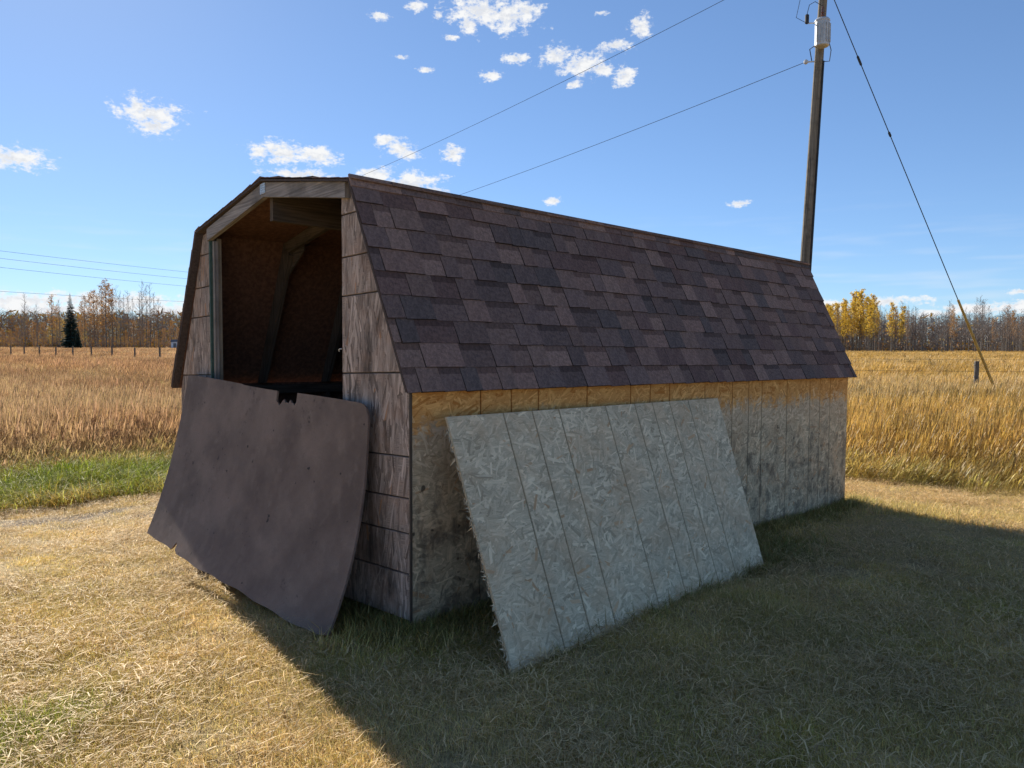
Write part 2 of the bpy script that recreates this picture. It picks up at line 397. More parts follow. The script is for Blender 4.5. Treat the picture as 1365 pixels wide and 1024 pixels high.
def soil_mask(s, t):
    wob = (fbm(s*1.3, t*0, 5)-.5)*.16; ed = (fbm(s*2.3, t*2.3, 21)-.5)*1.3
    m = np.clip(np.exp(-((t-5.35-wob)/.24)**2)*1.3 + np.exp(-((t-4.75-wob)/.14)**2) + ed*.7, 0, 1)*((t > 4.2) & (t < 6.2))
    for tc_, s0, s1 in ((2.36, -1.4, -.1), (.82, -1.5, -.45)):
        m = np.maximum(m, np.clip(np.exp(-((t-tc_-wob)/.07)**2)*1.2+ed*.5, 0, 1)*(s > s0)*(s < s1)*(abs(t-tc_) < .25))
    return m
build_ground()

# ------------------------------------------------------------------ shed
shed = thing('gambrel_shed', 'long weathered shed with brown shingled gambrel roof and open gable end', 'shed', (X0, Y0, 0), YAW)
def P(p): return (p[0], p[1], p[2]+TL*p[0]+TW*p[1])      # the shed has settled unevenly on the ground

def plank(name, poly, place, mat, parent, th=.011, ang=0., spread=.5, dens=1000, ln=(.055, .14), wd=(.010, .032), inset=.0035):
    """a board of strand board between two grooves; poly in metres, counter-clockwise; place(u, v, w) -> point"""
    if area(poly) < 0: poly = poly[::-1]
    mb = MB(); n = len(poly)
    cx = sum(p[0] for p in poly)/n; cy = sum(p[1] for p in poly)/n
    ch = .003                                            # chamfered groove edge
    def inner(p, d):
        dx, dy = p[0]-cx, p[1]-cy
        return (cx+dx-math.copysign(min(d, abs(dx)), dx), cy+dy-math.copysign(min(d, abs(dy)), dy))
    top = [inner(p, inset+ch) for p in poly]; out = [inner(p, inset) for p in poly]
    g = lambda p, w: place(p[0], p[1], w)
    uvp = lambda ps: [(p[0], p[1]) for p in ps]
    mb.face([g(p, 0) for p in top], (.4, .3, 0), uvp(top))
    for i in range(n):
        j = (i+1) % n
        mb.face([g(out[i], -ch), g(out[j], -ch), g(top[j], 0), g(top[i], 0)], (.2, .3, 0), uvp([out[i], out[j], top[j], top[i]]))
        mb.face([g(out[i], -th), g(out[j], -th), g(out[j], -ch), g(out[i], -ch)], (.15, .3, 0), uvp([out[i], out[j], out[j], out[i]]))
    mb.face([g(p, -th) for p in out][::-1], (.3, .3, 0), uvp(out)[::-1])
    u0, u1 = min(p[0] for p in top), max(p[0] for p in top); v0, v1 = min(p[1] for p in top), max(p[1] for p in top)
    N = int((u1-u0)*(v1-v0)*dens)
    for k in range(N):
        u, v = random.uniform(u0, u1), random.uniform(v0, v1)
        a_ = ang+random.gauss(0, spread); l = random.uniform(*ln)/2; w_ = random.uniform(*wd)/2
        c_, s_ = math.cos(a_), math.sin(a_); sk = random.uniform(-.3, .3)*l
        quad = [(u+c_*x-s_*y, v+s_*x+c_*y) for x, y in ((-l, -w_), (l-sk, -w_*random.uniform(.5, 1)), (l, w_), (-l+sk, w_*random.uniform(.5, 1)))]
        q = clip_poly(quad, top)
        if len(q) < 3 or area(q) < 1e-6: continue
        h = .00025+.0011*k/N
        r0 = random.random()*20
        loc = [((p[0]-u)*c_+(p[1]-v)*s_+r0, -(p[0]-u)*s_+(p[1]-v)*c_+r0) for p in q]
        mb.face([g(p, h) for p in q], (min(1, max(0, random.gauss(.5, .26))), random.random(), random.random()), loc)
    return mb.build(name, mat, parent)

# long side wall: backing sheet, then the boards between its grooves
mb = MB(); mb.box((.012, .012, .0), (L, .03, HW+.03), P); long_wall = mb.build('long_wall', M['backing'], shed)
gro = [0, .493, .732, .959, 1.409, 1.866, 2.09, 2.328, 2.796, 3.2, 3.46, 3.68, 4.13, 4.58, 4.79, 5.01, L]
for u0, u1 in zip(gro, gro[1:]):
    plank('plank', [(u0, .0), (u1, .0), (u1, HW), (u0, HW)], lambda u, v, w: P((u, .001-w, v)), M['osb_wall'], long_wall, ang=.3, spread=.8, dens=1400, ln=(.045, .12), wd=(.008, .026))
# gable wall with its tall opening
J0, J1 = .650, 2.405
mb = MB()
def slope_t(z): return BI*(z-HW)/(BZ-HW) if z > HW else 0.
def prism(mb, poly, s0, s1, xf=P, along_t=True):                       # poly in (t, z), extruded along s
    if area(poly) < 0: poly = poly[::-1]
    n = len(poly); uv = [(a_, b_) if along_t else (b_, a_) for a_, b_ in poly]
    mb.face([xf((s0, a_, b_)) for a_, b_ in poly][::-1], uv=uv[::-1]); mb.face([xf((s1, a_, b_)) for a_, b_ in poly], uv=uv)
    for i in range(n):
        j = (i+1) % n; (a0, b0), (a1, b1) = poly[i], poly[j]; ln_ = math.hypot(a1-a0, b1-b0)
        mb.face([xf((s0, a0, b0)), xf((s0, a1, b1)), xf((s1, a1, b1)), xf((s1, a0, b0))], uv=[(0, 0), (ln_, 0), (ln_, s1-s0), (0, s1-s0)])
ztop = lambda t: (BZ+(PZ-BZ)*(t-BI)/(W/2-BI) if t > BI else HW+(BZ-HW)*t/BI) if t <= W/2 else ztop(W-t)
right = [(.0, .05), (J0, .05), (J0, ztop(J0)-.02), (BI, BZ-.02), (.0, HW-.02)]
left = [(W, .05), (W, HW-.02), (W-BI, BZ-.02), (J1, ztop(J1)-.02), (J1, .05)]
prism(mb, [(.02, .06), (J0-.004, .06), (J0-.004, BZ-.05), (BI+.02, BZ-.05), (.02, HW-.04)], .0125, .03)
gable = mb.build('gable_wall', M['backing'], shed); mb = MB()
prism(mb, [(W-.02, .06), (W-.02, HW-.04), (W-BI-.02, BZ-.05), (J1+.004, BZ-.05), (J1+.004, .06)], .0125, .03)
gable2 = mb.build('gable_wall', M['backing'], shed)
gz_ = [.05, .30, .515, .70, .92, 1.36, 1.80, 2.02, 2.26, 2.7]
for poly, gw_ in ((right, gable), (left, gable2)):
    if area(poly) < 0: poly = poly[::-1]
    for z0, z1 in zip(gz_, gz_[1:]):
        strip = clip_poly([(-1, z0), (5, z0), (5, z1), (-1, z1)], poly)
        if len(strip) >= 3 and area(strip) > .003:
            plank('plank', strip, lambda u, v, w: P((.001-w, u, v)), M['osb_gable'], gw_, ang=math.pi/2, spread=.22, ln=(.09, .24), wd=(.008, .026), dens=900, inset=.0028)
mb = MB(); mb.box((-.003, -.006, .03), (.012, -.0005, HW-.01), P); mb.build('corner_trim', M['lumber_dark'], shed)
# far gable and far side wall
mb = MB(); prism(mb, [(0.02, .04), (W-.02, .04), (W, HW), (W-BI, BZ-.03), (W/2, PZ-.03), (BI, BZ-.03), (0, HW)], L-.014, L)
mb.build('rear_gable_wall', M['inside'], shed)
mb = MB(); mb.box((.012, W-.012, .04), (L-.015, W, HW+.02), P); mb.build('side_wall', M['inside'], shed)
mb = MB(); mb.box((.03, .03, .12), (L-.02, W-.03, .14), P); mb.build('floor', M['lumber_dark'], shed)
for t_ in (.12, .82, 1.6, 2.36, W-.12):
    mb = MB(); mb.box((.03, t_-.05, -.10), (L-.03, t_+.05, .118), P); mb.build('skid', M['lumber_dark'], shed)
# door frame: two jambs, header rafters, green strip, nail plate, latch
def lumber(name, p0, p1, w, h, side, mat='lumber', parent=shed):
    mb = MB(); mb.beam(p0, p1, w, h, side, P); return mb.build(name, M[mat], parent)
lumber('jamb', (.072, J0-.021, .14), (.072, J0-.021, ztop(J0)-.10), .09, .038, (1, 0, 0), 'lumber')
lumber('jamb', (.047, J1+.017, .14), (.047, J1+.017, ztop(J1)-.10), .034, .030, (1, 0, 0), 'lumber_pale')
lumber('jamb', (.010, J1-.016, .14), (.010, J1-.016, ztop(J1)-.125), .030, .030, (1, 0, 0), 'lumber')
lumber('door_strip', (-.012, J1+.012, .2), (-.012, J1+.012, ztop(J1)-.06), .022, .018, (1, 0, 0), 'green_trim')
for sg in (0, 1):
    f_ = (lambda t: W-t) if sg else (lambda t: t)
    mb = MB(); prism(mb, [(f_(J0-.10 if not sg else J0-.02), ztop(J0-.05)-.112), (f_(W/2-.002), PZ-.115), (f_(W/2-.002), PZ-.022), (f_(J0-.10 if not sg else J0-.02), ztop(J0-.05)-.024)], -.036, -.0005)
    mb.build('header', M['lumber'], shed)
mb = MB(); prism(mb, [(W/2-.035, PZ-.095), (W/2+.035, PZ-.095), (W/2+.035, PZ-.03), (W/2-.035, PZ-.03)], -.041, -.0365)
pl_ = mb.build('nail_plate', M['steel'], shed)
mb = MB()
for i in range(3):
    for j in range(4): mb.box((-.045, W/2-.028+i*.022, PZ-.09+j*.015), (-.0412, W/2-.022+i*.022, PZ-.084+j*.015), P)
mb.build('nail_teeth', M['steel'], pl_)
mb = MB(); mb.tube([P(p) for p in ((-.006, J0-.01, 1.50), (-.012, J0+.0, 1.50), (-.012, J0+.014, 1.495), (-.006, J0+.016, 1.485))], .0035, 6); mb.build('latch_hook', M['steel'], shed)
# ridge board and the rafter frames
mb = MB(); mb.box((.02, W/2-.019, PZ-.262), (L-.03, W/2+.019, PZ-.035), P); mb.build('ridge_board', M['lumber_dark'], shed)
def rafter_frame(s):
    for sg in (0, 1):
        f_ = (lambda t: W-t) if sg else (lambda t: t)
        dz = (PZ-BZ)/(W/2-BI)
        mb = MB(); prism(mb, [(f_(BI+.02), BZ-.115), (f_(W/2-.02), PZ-.12), (f_(W/2-.02), PZ-.028), (f_(BI+.02), BZ-.024)], s-.019, s+.019); mb.build('rafter', M['lumber_dark'], shed)
        mb = MB(); prism(mb, [(f_(.014), HW+.02), (f_(.11), HW+.02), (f_(BI+.118), BZ-.125), (f_(BI+.025), BZ-.02)], s-.019, s+.019, P, False); mb.build('rafter', M['lumber_dark'], shed)
        mb = MB(); prism(mb, [(f_(.372), BZ-.30), (f_(.47), BZ-.30), (f_(BI+.28), BZ-.10), (f_(BI+.26), BZ+.01), (f_(BI+.06), BZ-.035), (f_(BI-.01), BZ-.12)], s+.0195, s+.031); mb.build('gusset', M['lumber_dark'], shed)
        mb = MB(); mb.box((s-.019, (W-.105 if sg else .034), .141), (s+.019, (W-.0125 if sg else .12), HW-.075), P); mb.build('stud', M['lumber_dark'], shed)
for s in (.66, 1.27, 1.88, 2.49, 3.10, 3.71, 4.32, 4.93): rafter_frame(s)
for sg in (0, 1):
    mb = MB(); mb.box((.035, (W-.11 if sg else .032), HW-.072), (L-.02, (W-.013 if sg else .125), HW-.0), P); mb.build('wall_plate', M['lumber_dark'], shed)
# roof: thin sheathing on four slopes
prof = [(-EO, EZ), (BI, BZ), (W/2, PZ), (W-BI, BZ), (W+EO, EZ)]
mb = MB()
for (t0, z0), (t1, z1) in zip(prof, prof[1:]):
    d = Vector((t1-t0, z1-z0)).normalized(); nn = Vector((-d.y, d.x)); dn = nn*-.016
    prism(mb, [(t0+dn.x*1, z0+dn.y*1), (t1+dn.x*1.0, z1+dn.y*1.0), (t1-nn.x*.003, z1-nn.y*.003), (t0-nn.x*.003, z0-nn.y*.003)], 0.0, L-.0)
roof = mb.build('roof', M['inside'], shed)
for (t0, z0), (t1, z1) in zip(prof, prof[1:]):
    d = Vector((t1-t0, z1-z0)).normalized(); nn = Vector((-d.y, d.x)); dn = nn*-.016
    for s0_, s1_ in ((-FO+.004, -.0005), (L+.0005, L+RO-.004)):
        mb = MB(); prism(mb, [(t0+dn.x, z0+dn.y), (t1+dn.x, z1+dn.y), (t1-nn.x*.003, z1-nn.y*.003), (t0-nn.x*.003, z0-nn.y*.003)], s0_, s1_); de = mb.build('rake_edge', M['shingle'], roof); de.color = (.085, .065, .06, 1)
def slope_frame(p0, p1):
    d = Vector((0, p1[0]-p0[0], p1[1]-p0[1])); ln = d.length; d.normalize(); x = Vector((1, 0, 0)); return Vector((0, *p0)), x, d, x.cross(d), ln
def tab_mesh(w, h, th, band):
    """one shingle tab, lower edge at y=0, butt edge th thick; band: darker printed strip on the upper part of a recessed tab"""
    mb = MB(); e = .0015
    ys = [0, h*.62, h] if band else [0, h]
    z = lambda y: th*(1-y/h)+.0012
    j = [random.uniform(-.003, .003) for _ in range(2)]
    for a_, b_ in zip(ys, ys[1:]):
        c = (.62, .60, .60) if (band and a_ > 0) else (1, 1, 1)
        mb.face([(e, a_+(j[0] if a_ == 0 else 0), z(a_)), (w-e, a_+(j[1] if a_ == 0 else 0), z(a_)), (w-e, b_, z(b_)), (e, b_, z(b_))], c)
    mb.face([(e, j[0], -.001), (w-e, j[1], -.001), (w-e, j[1], z(0)), (e, j[0], z(0))], (.3, .3, .3))
    for x in (e, w-e): mb.face([(x, 0, -.001), (x, h, -.001), (x, h, z(h)), (x, 0, z(0))][::(1 if x == e else -1)], (.3, .3, .3))
    return mb
EXPO = .1424; TABW = [.12, .15, .175, .205, .235, .27]
tabs = {}
def get_tab(w, raised):
    k = (round(w, 3), raised)
    if k not in tabs: tabs[k] = tab_mesh(w, EXPO+.02, .0105 if raised else .0045, not raised).mesh('shingle', M['shingle'])
    return tabs[k]
def shingle_row(r, n0, xs0, xs1, offs):
    out = []; x = xs0; i = random.randint(0, 1)
    first = offs
    while x < xs1-.001:
        w = first if first else random.choice(TABW); first = None
        if xs1-x-w < .06: w = xs1-x
        w = min(w, xs1-x); out.append((x, w, (i % 2) == 0 if random.random() < .88 else True)); x += w; i += 1
    return out
TONES = [tuple(1.35*q for q in c) for c in [(.125, .084, .074), (.140, .092, .078), (.105, .074, .068), (.165, .105, .088), (.092, .070, .066), (.130, .088, .079), (.180, .118, .098), (.112, .070, .062)]]
O_, ax_, d_, n_, sl_ = slope_frame(prof[0], prof[1])
bow = lambda s: .012*math.sin(s*1.7)+.008*math.sin(s*4.1+1)
for r in range(9):
    for x, w, raised in shingle_row(r, 0, -FO, L+RO, [.09, .16, .05, .12, .2, .07, .15, .1, .18][r]):
        o = bpy.data.objects.new('shingle', get_tab(w, raised)); link(o, roof)
        yo = r*EXPO-.012+random.uniform(-.0015, .0015)
        p = O_+ax_*x+d_*yo+n_*(.0012*r*.1+.001+random.uniform(0, .0015))
        tl_ = random.uniform(0, .012)
        R = Matrix((ax_, d_, n_)).transposed() @ Matrix.Rotation(-tl_, 3, 'X')
        o.matrix_local = Matrix.Translation(P(p)) @ R.to_4x4()
        k = random.uniform(.87, 1.13); c = random.choice(TONES); o.color = (c[0]*k, c[1]*k, c[2]*k, 1)
# the courses on the slopes that face away, and the course folded over the break
mb = MB()
def course_stuff(p0, p1, rows, lap):
    O2, a2, d2, n2, l2 = slope_frame(p0, p1)
    for r in range(rows):
        for x, w, raised in shingle_row(r, 0, -FO, L+RO, random.choice(TABW)):
            h = min(EXPO+.02, l2-(r*EXPO-lap)); th = .012 if raised else .006; k = random.uniform(.75, 1.25); c = tuple(v*k/.12 for v in random.choice(TONES))
            y0 = r*EXPO-lap+random.uniform(-.004, .004); lift = random.uniform(.0, .006) if r == 0 else 0
            q = []
            for xx, yy, zz in ((x+.001, y0, 0), (x+w-.001, y0, 0), (x+w-.001, y0+h, 0), (x+.001, y0+h, 0), (x+.001, y0, th+lift), (x+w-.001, y0, th+lift), (x+w-.001, y0+h, .002), (x+.001, y0+h, .002)):
                q.append(P(O2+a2*xx+d2*yy+n2*(zz+.001+.0004*r)))
            mb.box8(q, c)
course_stuff(prof[1], prof[2], 8, .035); 
def mirror(p): return (p[0], W-p[1], p[2])
nv = len(mb.v); nf = len(mb.f)
course_stuff(prof[2], prof[3], 8, 0); course_stuff(prof[3], prof[4], 9, 0)
O2, a2, d2, n2, l2 = slope_frame(prof[0], prof[1])
x = -FO
while x < L+RO:                                          # fold-down strip below the break
    w = min(random.choice(TABW)*1.25, L+RO-x); y1 = sl_+.02; y0 = sl_-.058+random.uniform(-.004, .004); k = random.uniform(.75, 1.2); c = tuple(v*k/.12 for v in random.choice(TONES)); lf = random.uniform(.012, .018)
    mb.box8([P(O2+a2*xx+d2*yy+n2*zz) for xx, yy, zz in ((x+.001, y0, .002), (x+w-.001, y0, .002), (x+w-.001, y1, .004), (x+.001, y1, .004), (x+.001, y0, lf), (x+w-.001, y0, lf), (x+w-.001, y1, .016), (x+.001, y1, .016))], c); x += w
so_ = mb.build('shingles', M['shingle'], roof); so_['kind'] = 'stuff'; so_.color = (.12, .12, .12, 1)

# ------------------------------------------------------------------ the grey panel leaning on the long wall
def shed_world(p): q = P(p); x_, y_ = xy(q[0], q[1]); return Vector((x_, y_, q[2]))
def ground_pt(px, py, dz=0.):
    d = ray(px, py); k = (EYE)/-d.z
    for _ in range(12): k = (EYE-float(ground_plane(d.x*k, d.y*k))-dz)/-d.z
    return Vector((0, 0, EYE))+d*k
def ground_plane(x, y): s, t = st(x, y); return TL*s+TW*t-.05
def on_wall(px, py, t):
    nrm = Vector((-sa, ca, 0)); p0 = Vector((*xy(0, t), 0)); d = ray(px, py); c0 = Vector((0, 0, EYE)); return c0+d*((p0-c0).dot(nrm)/d.dot(nrm))
pBL, pBR = ground_pt(683, 899, .03), ground_pt(1021, 760, .02); pTL = on_wall(594, 555, -.135)
pn_ = (pBR-pBL).cross(pTL-pBL); dr_ = ray(957, 530); pTR = Vector((0, 0, EYE))+dr_*((pBL-Vector((0, 0, EYE))).dot(pn_)/dr_.dot(pn_))   # one flat sheet
pan = thing('wall_panel', 'grey grooved strand board panel leaning against the shed long wall', 'board', pBL)
pnorm = (pBR-pBL).cross(pTL-pBL).normalized()
def panel_pt(u, v, w):                                   # u, v in 0..1
    return (pBL*(1-u)+pBR*u)*(1-v)+(pTL*(1-u)+pTR*u)*v-pBL+pnorm*w
PWD, PHT = 2.56, 1.30
mb = MB(); e = .004
G_ = 12; gv = [e+(1-2*e)*k/G_ for k in range(G_+1)]
for a_, b_ in zip(gv, gv[1:]):
    for c_, d_2 in zip(gv, gv[1:]):
        mb.face([panel_pt(u, v, -.0119) for u, v in ((a_, c_), (b_, c_), (b_, d_2), (a_, d_2))]); mb.face([panel_pt(u, v, -.017) for u, v in ((a_, d_2), (b_, d_2), (b_, c_), (a_, c_))])
    for k, fl in ((e, 1), (1-e, -1)):
        mb.face([panel_pt(u, k, w) for u, w in ((a_, -.017), (b_, -.017), (b_, -.0119), (a_, -.0119))][::fl]); mb.face([panel_pt(k, u, w) for u, w in ((b_, -.017), (a_, -.017), (a_, -.0119), (b_, -.0119))][::fl])
back = mb.build('backing_sheet', M['backing'], pan)
fr = [0, .151, .236, .32, .485, .60, .675, .752, .842, 1]
for i, (f0, f1) in enumerate(zip(fr, fr[1:])):
    u0, u1 = f0*PWD, f1*PWD
    rag = [(u0, 0.)]
    nseg = max(2, int((u1-u0)/.03))
    rag = [(u0+(u1-u0)*k/nseg, random.uniform(-.004, .006)) for k in range(nseg+1)]
    poly = [(u0, 0), (u1, 0), (u1, PHT), (u0, PHT)]
    plank('plank', poly, lambda u, v, w: panel_pt(u/PWD, v/PHT, w), M['osb_panel'], pan, ang=.15, spread=.75, dens=1700, ln=(.04, .11), wd=(.007, .024), inset=.0026)
# splintered strands on the near edge
mb = MB()
for k in range(260):
    v = random.random()**1.6*.95; l = random.uniform(.01, .05); wv = random.uniform(.004, .012); dep = random.uniform(-.014, .0)
    p = panel_pt(random.uniform(-.002, .003), v, dep); d = (pTL-pBL).normalized()*random.uniform(-1, 1)+(pBL-pBR).normalized()*random.uniform(.0, .35)+pnorm*random.uniform(-.2, .25)
    d.normalize(); sd = d.cross(pnorm+Vector((.2, .1, 0))).normalized()
    mb.face([p-sd*wv*.5, p+d*l, p+sd*wv*.5], (random.random(), random.random(), 0), [(0, 0), (l, 0), (0, wv)])
mb.build('splintered_edge', M['osb_panel'], pan)

# ------------------------------------------------------------------ the dark warped board across the doorway
def build_board():
    w_, nu, nv = 2.50, 130, 26
    T0, T1 = Vector((-.052, 2.735, 1.358)), Vector((-.052, .285, 1.186)); B0, B1 = Vector((-.355, 2.81, .168)), Vector((-.375, .19, .0))
    root = thing('stained_board', 'dark stained sheet of board leaning across the open doorway', 'board', shed_world((-.375, .19, 0)))
    org = shed_world((-.375, .19, 0))
    def top(u):
        x = u*w_; v = 1+.003*math.sin(9*u)
        if 1.455 < x < 1.715: v = .945+.008*math.sin(x*70)+.006*math.sin(x*170)-(.015 if x < 1.52 else 0)
        if .95 < x < 1.455: v -= .004
        if x > 2.42: v -= .055*(1-math.sqrt(max(0, 1-((x-2.42)/.08)**2)))
        if x < .03: v -= .01*(1-x/.03)
        return v
    def bot(u):
        x = u*w_; v = .004*math.sin(13*u)+.003*math.sin(41*u+1)
        if .43 < x < .60: v += .055*max(0, 1-abs(x-.56)/.05) if x < .575 else .01
        if x > 2.35: v += .02*((x-2.35)/.15)**2
        return v
    def pt(u, v, k):
        p = T0.lerp(T1, u)*v+B0.lerp(B1, u)*(1-v)
        sag = .045+.045*u
        p = p+Vector((4*sag*v*(1-v)*(1-.35*v) - .03*math.sin(math.pi*u)*(1-v), 0, 0))
        nrm = Vector((-.95, 0, .28))
        return shed_world(p+nrm*k)-org
    us = sorted(set([i/nu for i in range(nu+1)]+[.5815, .5825, .6865, .6875, .2295, .2305]))
    mb = MB()
    for fwd, k in ((True, .013), (False, 0.)):
        for a_, b_ in zip(us, us[1:]):
            for j in range(nv):
                q = []
                for u, vv in ((a_, j/nv), (b_, j/nv), (b_, (j+1)/nv), (a_, (j+1)/nv)): q.append(pt(u, bot(u)+(top(u)-bot(u))*vv, k))
                mb.face(q if fwd else q[::-1])
    for a_, b_ in zip(us, us[1:]):
        mb.face([pt(a_, bot(a_), 0), pt(b_, bot(b_), 0), pt(b_, bot(b_), .013), pt(a_, bot(a_), .013)], (.8, .8, .8))
        mb.face([pt(a_, top(a_), .013), pt(b_, top(b_), .013), pt(b_, top(b_), 0), pt(a_, top(a_), 0)], (1.6, 1.5, 1.4))
    for u, s_ in ((0, 1), (1, -1)):
        for j in range(nv):
            v0, v1 = [bot(u)+(top(u)-bot(u))*x/nv for x in (j, j+1)]
            q = [pt(u, v0, 0), pt(u, v0, .013), pt(u, v1, .013), pt(u, v1, 0)]; mb.face(q[::s_])
    o = mb.build('sheet', M['board'], root, smooth=False)
    # propping block under its raised corner
    blk = thing('prop_block', 'short dark wood offcut lying under the raised edge of stained board', 'wood block', shed_world((-.20, 2.0, -.06)), YAW+.3)
    mb = MB(); mb.box((-.10, -.045, 0), (.10, .045, .10)); mb.build('block', M['lumber_dark'], blk)
build_board()

# ------------------------------------------------------------------ pole, wires, fences
YP = 22.3
pb, pt_ = at(1071.5, 380, YP), at(1097, 0, YP)
dirp = (pt_-pb).normalized(); base = pb+dirp*((-.3-pb.z)/dirp.z); topp = pb+dirp*((12.6-pb.z)/dirp.z)
up_ = thing('utility_pole', 'tall wooden utility pole rising behind the far end of the shed', 'utility pole', base)
mb = MB(); mb.tube([(topp-base)*k for k in (0, .25, .5, .75, 1)], [.165, .152, .138, .124, .112], 14); mb.build('shaft', M['pole'], up_, True)
def on_pole(z): return base+dirp*((z-base.z)/dirp.z)-base
zt = lambda py: at(1085, py, YP).z
z0, z1 = zt(68), zt(33)
tk = MB(); off = Vector((-.06, -.31, 0)); c = on_pole(z0)+off
tk.lathe([(.17, 0), (.195, .02), (.195, z1-z0-.05), (.205, z1-z0-.045), (.205, z1-z0-.01), (.17, z1-z0+.03), (.06, z1-z0+.05)], c, 18); tank = tk.build('transformer', M['tank'], up_, True)
mb = MB()
for k in range(6):
    an = -2.6+k*.42; mb.box8([c+Vector((math.cos(an)*r_-math.sin(an)*q_, math.sin(an)*r_+math.cos(an)*q_, zz)) for zz in (.08, z1-z0-.12) for r_, q_ in ((.19, -.008), (.225, -.008), (.225, .008), (.19, .008))])
mb.build('cooling_fin', M['tank'], tank)
mb = MB(); mb.lathe([(.035, 0), (.05, .03), (.03, .06), (.055, .09), (.03, .13), (.05, .16), (.025, .2), (.03, .26), (.02, .34)], c+Vector((.0, .0, z1-z0+.04)), 10); mb.build('bushing', M['porcelain'], tank)
ar = MB(); pa = on_pole(z1)+Vector((-.1, -.12, 0)); pe = pa+Vector((-.34, -.05, -.03)); ar.tube([pa, pe, pe+Vector((-.02, 0, .1))], .018, 6); arm = ar.build('bracket', M['steel'], up_)
mb = MB(); mb.lathe([(.03, -.14), (.055, -.12), (.055, .10), (.03, .12)], pe+Vector((-.03, 0, .12)), 10); mb.build('fuse_cutout', M['black'], up_)
mb = MB(); q0 = pe+Vector((-.03, 0, .25)); mb.tube([q0, q0+Vector((.06, 0, .25)), q0+Vector((.2, -.05, .32)), c+Vector((0, 0, z1-z0+.38))], .009, 5)
mb.tube([q0+Vector((0, 0, -.25)), q0+Vector((-.3, 0, -.1)), q0+Vector((-.18, 0, .5)), q0+Vector((-.12, 0, 1.6))], .008, 5); mb.build('jumper_wire', M['wire'], up_)
mb = MB(); zb = zt(83); pa2 = on_pole(zb)+Vector((-.12, -.05, 0)); mb.tube([pa2, pa2+Vector((-.25, -.02, -.02))], .02, 6); mb.build('insulator_arm', M['steel'], up_)
mb = MB(); mb.lathe([(.03, -.06), (.06, -.03), (.06, .03), (.03, .06)], pa2+Vector((-.27, -.02, -.02)), 10); mb.build('spool_insulator', M['tank'], up_)
mb = MB(); mb.tube([on_pole(zb)+Vector((.13, -.05, .0)), on_pole(zb)+Vector((.27, -.08, .0)), on_pole(zb)+Vector((.30, -.1, .3)), c+Vector((.18, 0, .2))], .012, 5)
mb.tube([pa2+Vector((-.1, 0, .02)), pa2+Vector((-.2, -.1, .3)), c+Vector((-.16, 0, .05))], .014, 5); mb.build('service_cable', M['black'], up_)
mb = MB(); gx = Vector((.10, -.125, 0)); mb.tube([on_pole(z)+gx*(1.18-.03*z) for z in (.3, 3, 6, zb)], .028, 6); gw = mb.build('conduit', M['black'], up_)
mb = MB(); mb.lathe([(.03, 0), (.05, .05), (.03, .1), (.055, .15), (.02, .2)], on_pole(12.6), 10); mb.build('top_insulator', M['porcelain'], up_)

def wire(name, label, pts, sag, rad=.011, cat='wire', group=None, n=28):
    p0, p1 = Vector(pts[0]), Vector(pts[1]); mb = MB(); q = []
    for i in range(n+1): k = i/n; p = p0.lerp(p1, k); p.z -= 4*sag*k*(1-k); q.append(p)
    mb.tube(q, rad, 5, False); o = mb.build(name, M['wire'], None); return tag(o, label, cat, group)
endL, endU = at(300, 345, 75), at(300, 299, 75)
wire('service_wire', 'lower service wire running from the spool insulator over the shed ridge', (base+pa2+Vector((-.27, -.02, -.02)), endL), .9, .0085)
wire('overhead_wire', 'upper overhead wire running from the pole top over the shed ridge', (base+on_pole(12.72), endU), .9, .0085)
fp = thing('distant_utility_pole', 'distant utility pole standing behind the shed', 'utility pole', (endU.x, endU.y, -.2))
mb = MB(); mb.tube([(0, 0, 0), (0, 0, endU.z+.35)], [.16, .11], 10); mb.build('shaft', M['pole'], fp, True)
mb = MB(); mb.beam((-.9, 0, endU.z-.05), (.9, 0, endU.z-.05), .1, .12, (0, 1, 0)); mb.build('crossarm', M['pole'], fp)
for i, (ya, yb, la) in enumerate(((331, 362, 'topmost of the four far power lines above the grove'), (341, 371, 'second highest of the four far power lines above the grove'),
        (353, 381, 'third highest of the four far power lines above the grove'), (385, 401, 'lowest of the four far power lines above the grove'))):
    a0, b0 = at(0, ya, 66), at(262, yb, 92 if i < 3 else 96); d = b0-a0
    wire('power_line', la, (a0-d*.7, b0+d*.5), .25, .013, 'power line', None, 12)
# guy wire with its yellow guard
ga = at(1336, 534, YP-.1); ga.z = float(ground_z(ga.x, ga.y))-.02; gt = base+on_pole(11.9)
gy = thing('guy_wire', 'guy wire with yellow guard running from pole down to the field', 'guy wire', ga); dg = gt-ga
mb = MB(); mb.tube([dg*k for k in (0, .5, 1)], .0125, 6, False); mb.build('cable', M['wire'], gy)
kk = (at(1277, 400, YP).z-ga.z)/dg.z
mb = MB(); mb.tube([dg*.012, dg*kk*.5, dg*kk], [.042, .040, .034], 8); mb.build('guard', M['yellow'], gy, True)
for py, nm in ((88, 'grip'), (183, 'strain_insulator')):
    k = (at(1150, py, YP).z-ga.z)/dg.z; mb = MB(); ln_ = .30 if nm == 'grip' else .16
    mb.lathe([(.016, 0), (.034, .03), (.034, ln_-.03), (.016, ln_)], dg*k, 8, dg); mb.build(nm, M['wire'], gy)

